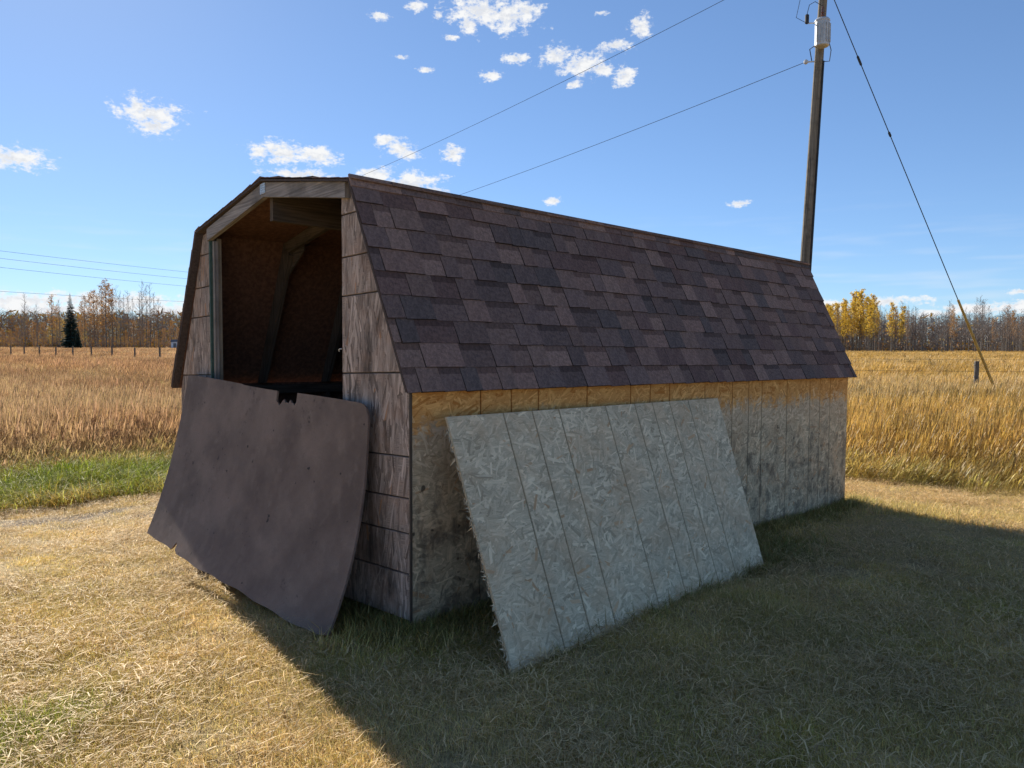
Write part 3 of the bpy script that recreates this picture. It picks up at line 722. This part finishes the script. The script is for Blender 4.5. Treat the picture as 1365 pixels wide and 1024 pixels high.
def fence_post(label, x, y, h, r, group=None, sq=False, mat='post'):
    o = thing('fence_post', label, 'fence post', (x, y, float(ground_z(x, y))-.15), random.uniform(0, 1), group)
    mb = MB(); tp = Vector((random.uniform(-.02, .02), random.uniform(-.02, .02), h+.15))
    mb.tube([(0, 0, 0), tp*.5, tp*.985, tp], [r*1.04, r, r*.97, r*.8], 9); mb.build('timber', M[mat], o)
    mb = MB()
    for z in (h*.45, h*.68, h*.92): mb.box((-r-.006, -.012, z+.15), (-r*.8, .012, z+.165))
    mb.build('staple', M['steel'], o)
    return o
fpx, fpy = at(1301, 500, 21).x, 21
fence_post('lone grey fence post standing in the hay field beside the yellow guy guard', fpx, fpy, 1.32, .062)
for k, zz in ((1, .88), (2, 1.2)):
    wire('fence_wire', ('lower' if k == 1 else 'upper')+' strand of fence wire strung past the lone grey post', ((fpx-9, fpy+1.2, zz), (fpx+9, fpy-1.2, zz)), .03, .0035, 'fence wire')
pp = []
for px, D in zip((213, 179.4, 149.5, 121.9, 97.1, 74.3, 52.4, 32.4, 14.3, -4, -22), [55+2.9*i for i in range(11)]):
    p = at(px, 470, D); pp.append((p.x, p.y)); fence_post('slim dark fence post in the row across the brown field', p.x, p.y, 1.28+random.uniform(-.06, .08), .065, 'fence posts in the row across the brown field')
for zz, w_ in ((.55, 'lowest'), (.85, 'middle'), (1.15, 'top')):
    mb = MB(); x0, y0 = pp[0]; x1, y1 = pp[1]
    mb.tube([(x0+(x0-x1)*3, y0+(y0-y1)*3, zz)]+[(a_, b_, zz) for a_, b_ in pp], .004, 4, False)
    tag(mb.build('fence_wire', M['wire']), w_+' wire strand of the post fence across the brown field', 'fence wire')
ub = at(233.5, 462, 205); hut = thing('small_hut', 'small pale hut beside the far grove, half hidden by the shed', 'hut', (ub.x, ub.y, 0), .3)
mb = MB(); mb.box((-.9, -.9, 0), (.9, .9, 2.1)); hw_ = mb.build('wall', M['pale'], hut)
mb = MB(); prism(mb, [(-1.05, 2.1), (1.05, 2.1), (0, 2.75)], -1.0, 1.0, lambda p: p); mb.build('roof', M['roofing'], hut)
mb = MB(); mb.box((-.35, -.93, .0), (.35, -.905, 1.8)); mb.build('door', M['roofing'], hut)

# ------------------------------------------------------------------ trees
def tree_meshes(seed, h, leaf=None, nleaf=0, lean=0., spread=.16, nbr=34, start=.3, twigs=9, leaf_size=.16):
    rg = random.Random(seed); tr = MB(); cr = MB(); lf = MB()
    pts = [Vector((0, 0, -.3))]; x = y = 0
    for i in range(1, 8):
        x += rg.gauss(lean, .012)*h/7; y += rg.gauss(0, .012)*h/7; pts.append(Vector((x, y, h*i/7)))
    r0 = h*.0095
    tr.tube(pts, [max(.012, r0*(1-.92*i/7)) for i in range(8)], 6, False)
    def along(k):
        k = min(.999, max(0, k))*7; i = int(k); return pts[i].lerp(pts[i+1], k-i)
    tips = []
    def quadstrip(p, q, w0, w1, c):
        d = (q-p).normalized(); sd = d.cross(Vector((rg.gauss(0, 1), rg.gauss(0, 1), rg.gauss(0, .3)))).normalized()
        cr.face([p-sd*w0, p+sd*w0, q+sd*w1, q-sd*w1], (c, c, c))
    for b in range(nbr):
        k = start+(1-start)*(b+rg.random())/nbr; p = along(k); az_ = rg.random()*6.283; l = h*spread*(1.15-k)*rg.uniform(.7, 1.5)+.25
        e_ = rg.uniform(.6, 1.15); d = Vector((math.cos(az_)*math.cos(e_), math.sin(az_)*math.cos(e_), math.sin(e_)))
        mid = p+d*l*.5; q = mid+(d+Vector((0, 0, .35))).normalized()*l*.5; c = rg.uniform(.7, 1.25)
        w0 = max(.014, r0*.28*(1.1-k)*2); quadstrip(p, mid, w0, w0*.7, c); quadstrip(mid, q, w0*.7, .008, c)
        for t_ in range(twigs):
            u = rg.random(); s_ = p.lerp(mid, u*2) if u < .5 else mid.lerp(q, u*2-1)
            dd = (d*rg.uniform(.4, 1)+Vector((rg.gauss(0, .6), rg.gauss(0, .6), rg.uniform(0, .8)))).normalized(); e2 = s_+dd*l*rg.uniform(.2, .5)
            quadstrip(s_, e2, .011, .006, rg.uniform(.7, 1.3)); tips.append((s_, e2))
    if leaf:
        for i in range(nleaf):
            s_, e2 = rg.choice(tips); p = s_.lerp(e2, rg.uniform(.2, 1.15))+Vector((rg.gauss(0, .12), rg.gauss(0, .12), rg.gauss(0, .12)))
            a_ = Vector((rg.gauss(0, 1), rg.gauss(0, 1), rg.gauss(0, 1))).normalized(); b_ = a_.orthogonal().normalized(); z_ = leaf_size*rg.uniform(.5, 1.2)
            c = rg.uniform(.55, 1.3); lf.face([p-a_*z_*.5, p+b_*z_*.4, p+a_*z_*.5, p-b_*z_*.4], (c, c*rg.uniform(.85, 1.05), c))
    return tr.mesh('trunk', M['bark']), cr.mesh('crown', M['twig']), (lf.mesh('foliage', M[leaf]) if leaf else None)
KINDS = {
 'bare': [tree_meshes(10+i, 10, spread=.15) for i in range(5)],
 'rust': [tree_meshes(30+i, 10, 'leaf_rust', 800, spread=.17) for i in range(4)],
 'yellow': [tree_meshes(50+i, 10, 'leaf_yellow', 1300, spread=.17, leaf_size=.20) for i in range(3)],
 'scrub': [tree_meshes(70+i, 10, 'leaf_rust', 1300, spread=.34, start=.0, nbr=56, leaf_size=.2) for i in range(3)],
 'goldscrub': [tree_meshes(90+i, 10, 'leaf_yellow', 800, spread=.34, start=.0, nbr=56, leaf_size=.18) for i in range(2)],
}
def tree(kind, name, label, group, px, D, h, i=None):
    tm, cm, lm = random.choice(KINDS[kind]) if i is None else KINDS[kind][i]
    p = at(px, 470, D); o = thing(name, label, 'tree', (p.x, p.y, float(ground_z(p.x, p.y))), random.uniform(0, 6.28), group)
    o.scale = (h/10*random.uniform(.85, 1.15), h/10*random.uniform(.85, 1.15), h/10)
    link(bpy.data.objects.new('trunk', tm), o); link(bpy.data.objects.new('crown', cm), o)
    if lm: link(bpy.data.objects.new('foliage', lm), o)
    return o
pxh = lambda n_, D: n_*D/F
gL = 'trees in the grove around the dark spruce'
# grove behind the post fence
for px, top, kd in ((34, 74, 'bare'), (30, 52, 'bare'), (50, 60, 'bare'), (70, 70, 'rust'), (76, 58, 'rust'), (80, 66, 'bare'), (110, 62, 'rust'), (114, 70, 'rust'), (120, 74, 'rust'), (127, 78, 'rust'), (131, 70, 'rust'),
        (137, 84, 'rust'), (142, 92, 'rust'), (146, 86, 'rust'), (151, 80, 'rust'), (156, 84, 'bare'), (161, 78, 'bare'), (166, 72, 'bare'), (172, 78, 'bare'), (178, 70, 'bare'), (187, 76, 'bare'), (191, 90, 'bare'),
        (196, 86, 'bare'), (201, 88, 'bare'), (206, 74, 'bare'), (212, 68, 'bare'), (218, 58, 'bare'), (226, 50, 'bare')):
    D = random.uniform(205, 232)
    lab = 'leafless pale aspen in the grove beside the dark spruce' if kd == 'bare' else 'tall aspen with thin rusty leaves in the grove beside the dark spruce'
    tree(kd, 'aspen_tree', lab, gL, px, D, pxh(top, D)*.98)
for px in (4, 14, 24, 38, 46, 58, 66, 78, 84, 106, 113, 121, 130, 139, 149, 158, 168, 179, 188, 198, 209, 219, 229, 238):
    D = random.uniform(200, 240); kd = 'goldscrub' if px in (66, 78, 84, 113, 158, 149) else 'scrub'
    lab = 'low golden-leaved willow bush at the foot of the grove' if kd == 'goldscrub' else 'low rusty-brown willow bush at the foot of the grove'
    o = tree(kd, 'willow_bush', lab, 'willow bushes at the foot of the grove', px, D, pxh(random.uniform(22, 44), D)); o['category'] = 'bush'
# the spruce
def spruce(h):
    tr, nd = MB(), MB(); tr.tube([(0, 0, -.3), (0, 0, h*.5), (0, 0, h)], [h*.014, h*.008, .02], 7, False)
    for i in range(46):
        k = (i+.5)/46; z = h*(.03+.95*k); R = h*.17*(1-k)**.85*random.uniform(.75, 1.15)+.12
        for j in range(int(9+8*(1-k))):
            a_ = random.random()*6.283; R2 = R*random.uniform(.7, 1.15); d = Vector((math.cos(a_), math.sin(a_), -.28-.2*(1-k))); sd = Vector((-math.sin(a_), math.cos(a_), 0))
            p0 = Vector((0, 0, z)); p1 = p0+d*R2*.6; p2 = p0+d*R2+Vector((0, 0, .12*R2)); w = R2*.20
            c = random.uniform(.6, 1.5); hang = Vector((0, 0, -.18*R2-.1))
            nd.face([p0, p1+sd*w, p2, p1-sd*w], (c, c, c)); nd.face([p0, p0.lerp(p2, .5)+hang, p2+hang*.5, p2], (c*.8, c*.8, c*.8))
    return tr, nd
p = at(95, 470, 200); sp_o = thing('spruce_tree', 'dark green pointed spruce standing among the bare aspens', 'tree', (p.x, p.y, 0)); t_, n__ = spruce(pxh(76, 200))
t_.build('trunk', M['bark'], sp_o); n__.build('crown', M['needle'], sp_o)
p = at(104, 470, 196); sp2_o = thing('young_spruce', 'small dark young spruce at the foot of the tall spruce', 'tree', (p.x, p.y, 0)); t_, n__ = spruce(pxh(30, 196))
t_.build('trunk', M['bark'], sp2_o); n__.build('crown', M['needle'], sp2_o)
# tree line beyond the golden field
for i in range(230):
    px = random.uniform(1040, 1440); D = random.uniform(175, 215)
    env = 66+6*math.sin(px*.045)+5*math.sin(px*.11+1)
    if 1240 < px < 1262 or px > 1318 and px < 1332: env *= .8
    yel = px < 1160 and random.random() < .8 or px < 1205 and random.random() < .35
    kd = 'yellow' if yel else ('rust' if random.random() < .12 else 'bare')
    if yel: env += 1
    lab = {'yellow': 'aspen with bright yellow leaves in the wood behind the shed end', 'rust': 'thin aspen with a few rusty leaves in the wood beyond the golden field', 'bare': 'bare grey aspen in the wood beyond the golden field'}[kd]
    grp = {'yellow': 'yellow aspens in the wood behind the shed end', 'rust': 'rusty aspens in the wood beyond the golden field', 'bare': 'bare aspens in the wood beyond the golden field'}[kd]
    tree(kd, 'aspen_tree', lab, grp, px, D, pxh(env*random.uniform(.72, 1.06), D))
# far-off woods that read as one mass
def far_wood(name, label, px0, px1, D0, D1, h0, h1, n_, leafy, mat='twig'):
    mb = MB()
    for i in range(n_):
        D = random.uniform(D0, D1); px = random.uniform(px0, px1); p = at(px, 470, D); p.z = float(ground_z(p.x, p.y))-.2; h = random.uniform(h0, h1)*D/F
        top = p+Vector((random.gauss(0, .4), random.gauss(0, .4), h)); c = random.uniform(.7, 1.2); w = .08
        sd = Vector((1, random.uniform(-.5, .5), 0)).normalized()
        mb.face([p-sd*w, p+sd*w, top+sd*.02, top-sd*.02], (c*.8,)*3)
        for k in range(26):
            u = random.uniform(0, 1); s_ = p.lerp(top, u); d = Vector((random.gauss(0, 1), random.gauss(0, 1), abs(random.gauss(.6, .6)))).normalized(); q = s_+d*h*random.uniform(.08, .2)
            s2 = d.cross(Vector((random.gauss(0, 1), random.gauss(0, 1), .3))).normalized()*.05; cc = c*random.uniform(.7, 1.3)
            if random.random() < leafy: s2 *= 7; col = random.choice(((1.9, 1.25, .35), (1.6, .95, .4), (2.2, 1.6, .25)))
            else: col = (cc, cc, cc)
            mb.face([s_-s2, s_+s2, q+s2*.5, q-s2*.5], col)
    o = mb.build(name, M[mat]); return tag(o, label, 'wood', kind='stuff')
far_wood('far_wood', 'far-off brown autumn wood along the horizon behind the grove', -60, 1010, 300, 340, 34, 46, 4000, .10)
far_wood('undergrowth', 'low tangled undergrowth at the foot of the grove', -40, 330, 236, 246, 5, 16, 900, .2)
far_wood('undergrowth', 'low grey undergrowth at the foot of the wood beyond the golden field', 1030, 1450, 214, 222, 6, 18, 900, .05)
far_wood('far_wood', 'far-off grey wood along the horizon behind the golden field', 990, 1460, 225, 270, 32, 50, 1700, .02)

# ------------------------------------------------------------------ grass
def blade(mb, base, d, lean, h, w, tone, segs=3, droop=.0, prof=None):
    """a curved, tapering blade"""
    side = Vector((-d.y, d.x, 0)); pts = []
    for i in range(segs+1):
        u = i/segs; off = d*(lean*h*u**1.7); z = h*(u-droop*u**3)
        ww = (prof(u) if prof else (1-u)**.7+.06)*w
        c = base+off+Vector((0, 0, z)); pts.append((c-side*ww*.5, c+side*ww*.5))
    for a_, b_ in zip(pts, pts[1:]): mb.face([a_[0], a_[1], b_[1], b_[0]], tone)
def clumps(kind, n_, mat):
    c = bpy.data.collections.new('clumps_'+kind)
    for i in range(n_):
        rg = random.Random(hash((kind, i)) % 10007 if False else i*31+len(kind)); mb = MB()
        def rdir(): a_ = rg.random()*6.283; return Vector((math.cos(a_), math.sin(a_), 0))
        if kind == 'lawn':
            for k in range(230):
                b = rdir()*rg.random()**.55*.19; t_ = rg.uniform(.55, 1.3); gr = rg.choice((1, 1, 1, 1, .86)); blade(mb, b, rdir(), rg.uniform(.3, 1.4), rg.uniform(.014, .045), rg.uniform(.0024, .0044), (t_*gr, t_*rg.uniform(.95, 1.03), t_*rg.uniform(.7, 1.1)*gr), 2)
        elif kind == 'straw':
            for k in range(90):
                b = rdir()*rg.random()**.5*.25; d = rdir(); l = rg.uniform(.015, .075)*(1.8 if rg.random() < .08 else 1); z0 = rg.uniform(.004, .03); z1_ = z0+rg.uniform(-.012, .02); t_ = rg.uniform(.6, 1.35)
                s_ = Vector((-d.y, d.x, 0))*rg.uniform(.0009, .0021); p0 = b+Vector((0, 0, z0)); p2 = b+d*l+Vector((0, 0, max(.002, z1_))); p1 = (p0+p2)/2+Vector((0, 0, rg.uniform(0, .012)))+s_*rg.uniform(-4, 4)
                mb.face([p0-s_, p0+s_, p1+s_, p1-s_], (t_, t_*.98, t_*.9)); mb.face([p1-s_, p1+s_, p2+s_*.5, p2-s_*.5], (t_, t_*.98, t_*.9))
        elif kind == 'stalk':                                # a few long loose stalks
            for k in range(3):
                b = rdir()*rg.random()*.1; d = rdir(); t_ = rg.uniform(.9, 1.4); blade(mb, b, d, rg.uniform(1.2, 3.5), rg.uniform(.04, .11), .0022, (t_, t_*.97, t_*.85), 4, rg.uniform(.2, .8), lambda u: 1-.6*u)
        elif kind == 'green':
            for k in range(30):
                b = rdir()*rg.random()**.6*.10; t_ = rg.uniform(.5, 1.35); blade(mb, b, rdir(), rg.uniform(.3, 1.2), rg.uniform(.10, .30), rg.uniform(.005, .010), (t_*rg.uniform(.8, 1.3), t_, t_*.8), 4, rg.uniform(0, .5))
        elif kind == 'hay':
            for k in range(24):
                b = rdir()*rg.random()**.5*.16; t_ = rg.uniform(.55, 1.35); d = (rdir()*.7+Vector((.8, -.2, 0))).normalized()
                pr_ = rg.choice((lambda u: .35 if u < .68 else (1.0+1.6*math.sin((u-.68)/.32*math.pi)), lambda u: .5*(1-u)+.12))
                blade(mb, b, d, rg.uniform(.06, .34), rg.uniform(.42, .78), .0046, (t_, t_*rg.uniform(.92, 1.04), t_*rg.uniform(.75, 1.1)), 5, rg.uniform(0, .12), pr_)
            for k in range(16):
                b = rdir()*rg.random()**.5*.16; t_ = rg.uniform(.5, 1.2); blade(mb, b, rdir(), rg.uniform(.3, 1.1), rg.uniform(.15, .42), .0055, (t_*.95, t_, t_*.8), 4, rg.uniform(0, .5))
        o = bpy.data.objects.new('clump_'+kind, mb.mesh('clump_'+kind, mat)); c.objects.link(o)
    return c
CL = {k: clumps(k, n_, M['grass']) for k, n_ in (('lawn', 8), ('straw', 8), ('stalk', 8), ('green', 6), ('hay', 8))}
NVAR = dict(lawn=8, straw=8, stalk=8, green=6, hay=8)
def scatter(name, label, kind, x, y, scl, tint, zs=None, sink=.004):
    n_ = len(x); m = bpy.data.meshes.new(name); z = ground_z(x, y)-sink
    m.vertices.add(n_); m.vertices.foreach_set('co', np.stack([x, y, z], 1).astype('f').ravel())
    def attr(nm, typ, arr, key='value'): a = m.attributes.new(nm, typ, 'POINT'); a.data.foreach_set(key, np.ascontiguousarray(arr).ravel())
    rot = np.zeros((n_, 3), 'f'); rot[:, 2] = RNG.random(n_)*6.283 if kind != 'hay' else RNG.normal(0, .7, n_)
    rot[:, :2] = RNG.normal(0, .07, (n_, 2)); attr('rot', 'FLOAT_VECTOR', rot, 'vector')
    s3 = np.stack([scl, scl, scl if zs is None else zs], 1).astype('f'); attr('scl', 'FLOAT_VECTOR', s3, 'vector')
    attr('pick', 'INT', RNG.integers(0, NVAR[kind], n_).astype('i'))
    attr('tint', 'FLOAT_COLOR', np.concatenate([tint, np.ones((n_, 1))], 1).astype('f'), 'color')
    m.materials.append(M['grass'])
    o = link(bpy.data.objects.new(name, m)); tag(o, label, 'grass', kind='stuff')
    g = bpy.data.node_groups.new('scatter_'+name, 'GeometryNodeTree'); g.interface.new_socket('Geometry', in_out='INPUT', socket_type='NodeSocketGeometry'); g.interface.new_socket('Geometry', in_out='OUTPUT', socket_type='NodeSocketGeometry')
    T = NT(g); gi, go = T.node('NodeGroupInput'), T.node('NodeGroupOutput'); ip = T.node('GeometryNodeInstanceOnPoints'); ci = T.node('GeometryNodeCollectionInfo')
    ci.inputs['Collection'].default_value = CL[kind]; ci.inputs['Separate Children'].default_value = True; ci.inputs['Reset Children'].default_value = True
    ip.inputs['Pick Instance'].default_value = True
    def na(nm, dt): a = T.node('GeometryNodeInputNamedAttribute', data_type=dt); a.inputs[0].default_value = nm; return a.outputs[0]
    T.l.new(gi.outputs[0], ip.inputs['Points']); T.l.new(ci.outputs[0], ip.inputs['Instance'])
    T.l.new(na('pick', 'INT'), ip.inputs['Instance Index'])
    er = T.node('FunctionNodeEulerToRotation'); T.l.new(na('rot', 'FLOAT_VECTOR'), er.inputs[0]); T.l.new(er.outputs[0], ip.inputs['Rotation'])
    T.l.new(na('scl', 'FLOAT_VECTOR'), ip.inputs['Scale']); T.l.new(ip.outputs[0], go.inputs[0])
    md = o.modifiers.new('scatter', 'NODES'); md.node_group = g
    return o
def sample(n_, y0, y1, marg):            # even over the ground between two distances, as wide as the view plus a margin
    A = lambda y: .70*y*y+2*marg*y
    u = RNG.random(n_)*(A(y1)-A(y0))+A(y0); y = (-2*marg+np.sqrt(4*marg**2+4*.70*u))/(1.4)
    x = (RNG.random(n_)*2-1)*(.70*y+marg); return x, y
def mix3(a_, b_, k): k = np.asarray(k)[:, None]; return np.array(a_)*(1-k)+np.array(b_)*k
def build_lawn():
    xs, ys = [], []
    for n_, y0, y1 in ((6200, .9, 5.), (8200, 5., 13.5)):
        x, y = sample(n_, y0, y1, 1.6); xs.append(x); ys.append(y)
    x, y = np.concatenate(xs), np.concatenate(ys); s, t = st(x, y)
    ins = (s > .03) & (s < L-.03) & (t > .03) & (t < W-.03)
    keep = ~ins & (s < 7.3+(fbm(t*.8, s*0, 40)-.5)*.8) & (t < 7.2) & (RNG.random(len(x)) > soil_mask(s, t)*1.05)
    bare = fbm(x*1.6, y*1.6, 77); keep &= RNG.random(len(x)) < .35+1.3*sstep(bare, .30, .52)
    x, y, s, t = x[keep], y[keep], s[keep], t[keep]; n_ = len(x)
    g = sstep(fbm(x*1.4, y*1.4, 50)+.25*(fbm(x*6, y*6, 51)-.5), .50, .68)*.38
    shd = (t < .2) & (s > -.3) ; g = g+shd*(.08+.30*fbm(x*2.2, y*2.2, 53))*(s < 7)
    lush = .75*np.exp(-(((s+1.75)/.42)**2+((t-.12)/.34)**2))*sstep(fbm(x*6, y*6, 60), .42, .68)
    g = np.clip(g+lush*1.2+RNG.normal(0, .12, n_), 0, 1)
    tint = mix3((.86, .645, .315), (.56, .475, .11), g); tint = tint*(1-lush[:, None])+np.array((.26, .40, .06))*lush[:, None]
    tint *= RNG.uniform(.75, 1.15, (n_, 1))*(.72+.56*fbm(x*2.3, y*2.3, 91))[:, None]
    wall = np.exp(-(np.minimum(abs(t), abs(s-L))/.18)**2)*(s > -.2)*(s < L+.3)*(t < 3)
    scl = RNG.uniform(.55, 1.0, n_)*(1+.8*lush+1.2*wall); scatter('lawn_grass', 'short mown dry grass around the shed', 'lawn', x, y, scl, tint, RNG.uniform(.6, 1.1, n_)*(1+1.2*lush+1.5*wall))
    x, y = sample(6800, .9, 11.5, 1.4); s, t = st(x, y); keep = ~((s > .0) & (s < L) & (t > .0) & (t < W)) & (s < 7.2) & (t < 6.6) & (RNG.random(len(x)) > .65*soil_mask(s, t)) & (RNG.random(len(x)) < .35+1.2*sstep(fbm(x*1.1, y*1.1, 88), .3, .6))
    x, y = x[keep], y[keep]; n_ = len(x); tint = mix3((.86, .66, .38), (.58, .42, .23), RNG.random(n_)); scatter('cut_straw', 'loose cut straw lying on the mown grass', 'straw', x, y, RNG.uniform(.7, 1.3, n_), tint, sink=-.003)
    x, y = sample(3400, .9, 9, 1.0); s, t = st(x, y); keep = ~((s > -.05) & (s < L+.05) & (t > -.05) & (t < W)) & (s < 7) & (t < 5.5); x, y = x[keep], y[keep]; n_ = len(x)
    scatter('loose_stalks', 'long dry stalks strewn over the mown grass', 'stalk', x, y, RNG.uniform(.6, 1.3, n_), mix3((.68, .56, .34), (.5, .38, .22), RNG.random(n_)))
    # longer tufts against the foot of the wall and under the panel
    ss = RNG.uniform(-.1, L+.2, 900); tt = -np.abs(RNG.normal(0, .10, 900))-.02; s2 = RNG.uniform(.3, 2.9, 120); t2 = -.64+RNG.normal(0, .05, 120)
    s3 = -np.abs(RNG.normal(0, .10, 260))-.02; t3 = RNG.uniform(-.1, 1.0, 260); s4 = RNG.normal(3.05, .25, 120); t4 = RNG.normal(-.45, .2, 120)
    s, t = np.concatenate([ss, s2, s3, s4]), np.concatenate([tt, t2, t3, t4]); x, y = xy(s, t); x, y = np.array(x), np.array(y); n_ = len(x)
    scatter('tuft_grass', 'longer green-brown tufts along the foot of the shed', 'green', x, y, RNG.uniform(.35, .75, n_), mix3((.30, .30, .09), (.42, .33, .16), RNG.random(n_)), RNG.uniform(.25, .55, n_))
def build_verge():
    s = RNG.uniform(-6, 22, 9000); t = RNG.uniform(5.9, 9.6, 9000); ed = (fbm(s*1.1, t*1.1, 33)-.5)
    keep = (t+ed*1.0 > 6.2) & (t+ed*1.5 < 9.3) & (RNG.random(9000) < .25+1.3*sstep(fbm(s*.9, t*1.3, 35), .32, .6)); s, t = s[keep], t[keep]; x, y = xy(s, t); x, y = np.array(x), np.array(y); n_ = len(x)
    g = np.clip(1.15-np.abs(t-7.4)/1.6+(fbm(x*1.2, y*1.2, 36)-.5)*1.6, 0, 1)
    scatter('green_verge', 'uncut green grass strip beside the wheel track', 'green', x, y, RNG.uniform(.8, 1.5, n_), mix3((.54, .41, .14), (.24, .305, .025), g)*RNG.uniform(.7, 1.2, (n_, 1)), RNG.uniform(.6, 1.25, n_))
def build_hay():
    X, Y, S, Z = [], [], [], []
    for n_, y0, y1, sc, zs in ((13000, 6, 15, 1., 1.), (22000, 15, 30, 1.15, 1.), (18000, 30, 60, 1.7, .95), (34000, 60, 215, 3.6, .9)):
        x, y = sample(n_, y0, y1, 3); s, t = st(x, y); e1 = (fbm(t*.7, s*.2, 41)-.5)*.7
        keep = ((s > 6.95+e1) | (t > 8.7+e1*1.5))
        x, y = x[keep], y[keep]; X.append(x); Y.append(y); S.append(RNG.uniform(.8, 1.25, len(x))*sc); Z.append(RNG.uniform(.75, 1.15, len(x))*zs)
    x, y, sc, zs = map(np.concatenate, (X, Y, S, Z)); s, t = st(x, y); n_ = len(x)
    edge = np.minimum(np.where(s > 6, np.abs(s-6.9), 9), np.where(t > 8, np.abs(t-8.7), 9)); zs *= .32+.68*sstep(edge, 0, 2.6); zs *= .8+.4*fbm(x*.25, y*.25, 44)
    gold = sstep(x/np.maximum(y, 1), -.25, .2); p = sstep(fbm(x*.16, y*.10, 42)+.3*(fbm(x*.8, y*.8, 43)-.5), .36, .64)
    tint = mix3((.41, .245, .13), (.53, .335, .09), gold)*(1-.26*(1-p))[:, None]
    pale = sstep(fbm(x*.09, y*.2, 46), .52, .66); tint = tint*(1-.35*pale[:, None])+np.array((.66, .50, .27))*.35*pale[:, None]
    low = (1-sstep(edge, .2, 1.6))[:, None]*RNG.random((n_, 1))*.8; tint = tint*(1-low)+np.array((.38, .36, .10))*low
    tint *= RNG.uniform(.8, 1.2, (n_, 1))
    scatter('hay_field', 'tall golden-brown hay grass filling the field', 'hay', x, y, sc, tint, zs)
build_lawn(); build_verge(); build_hay()
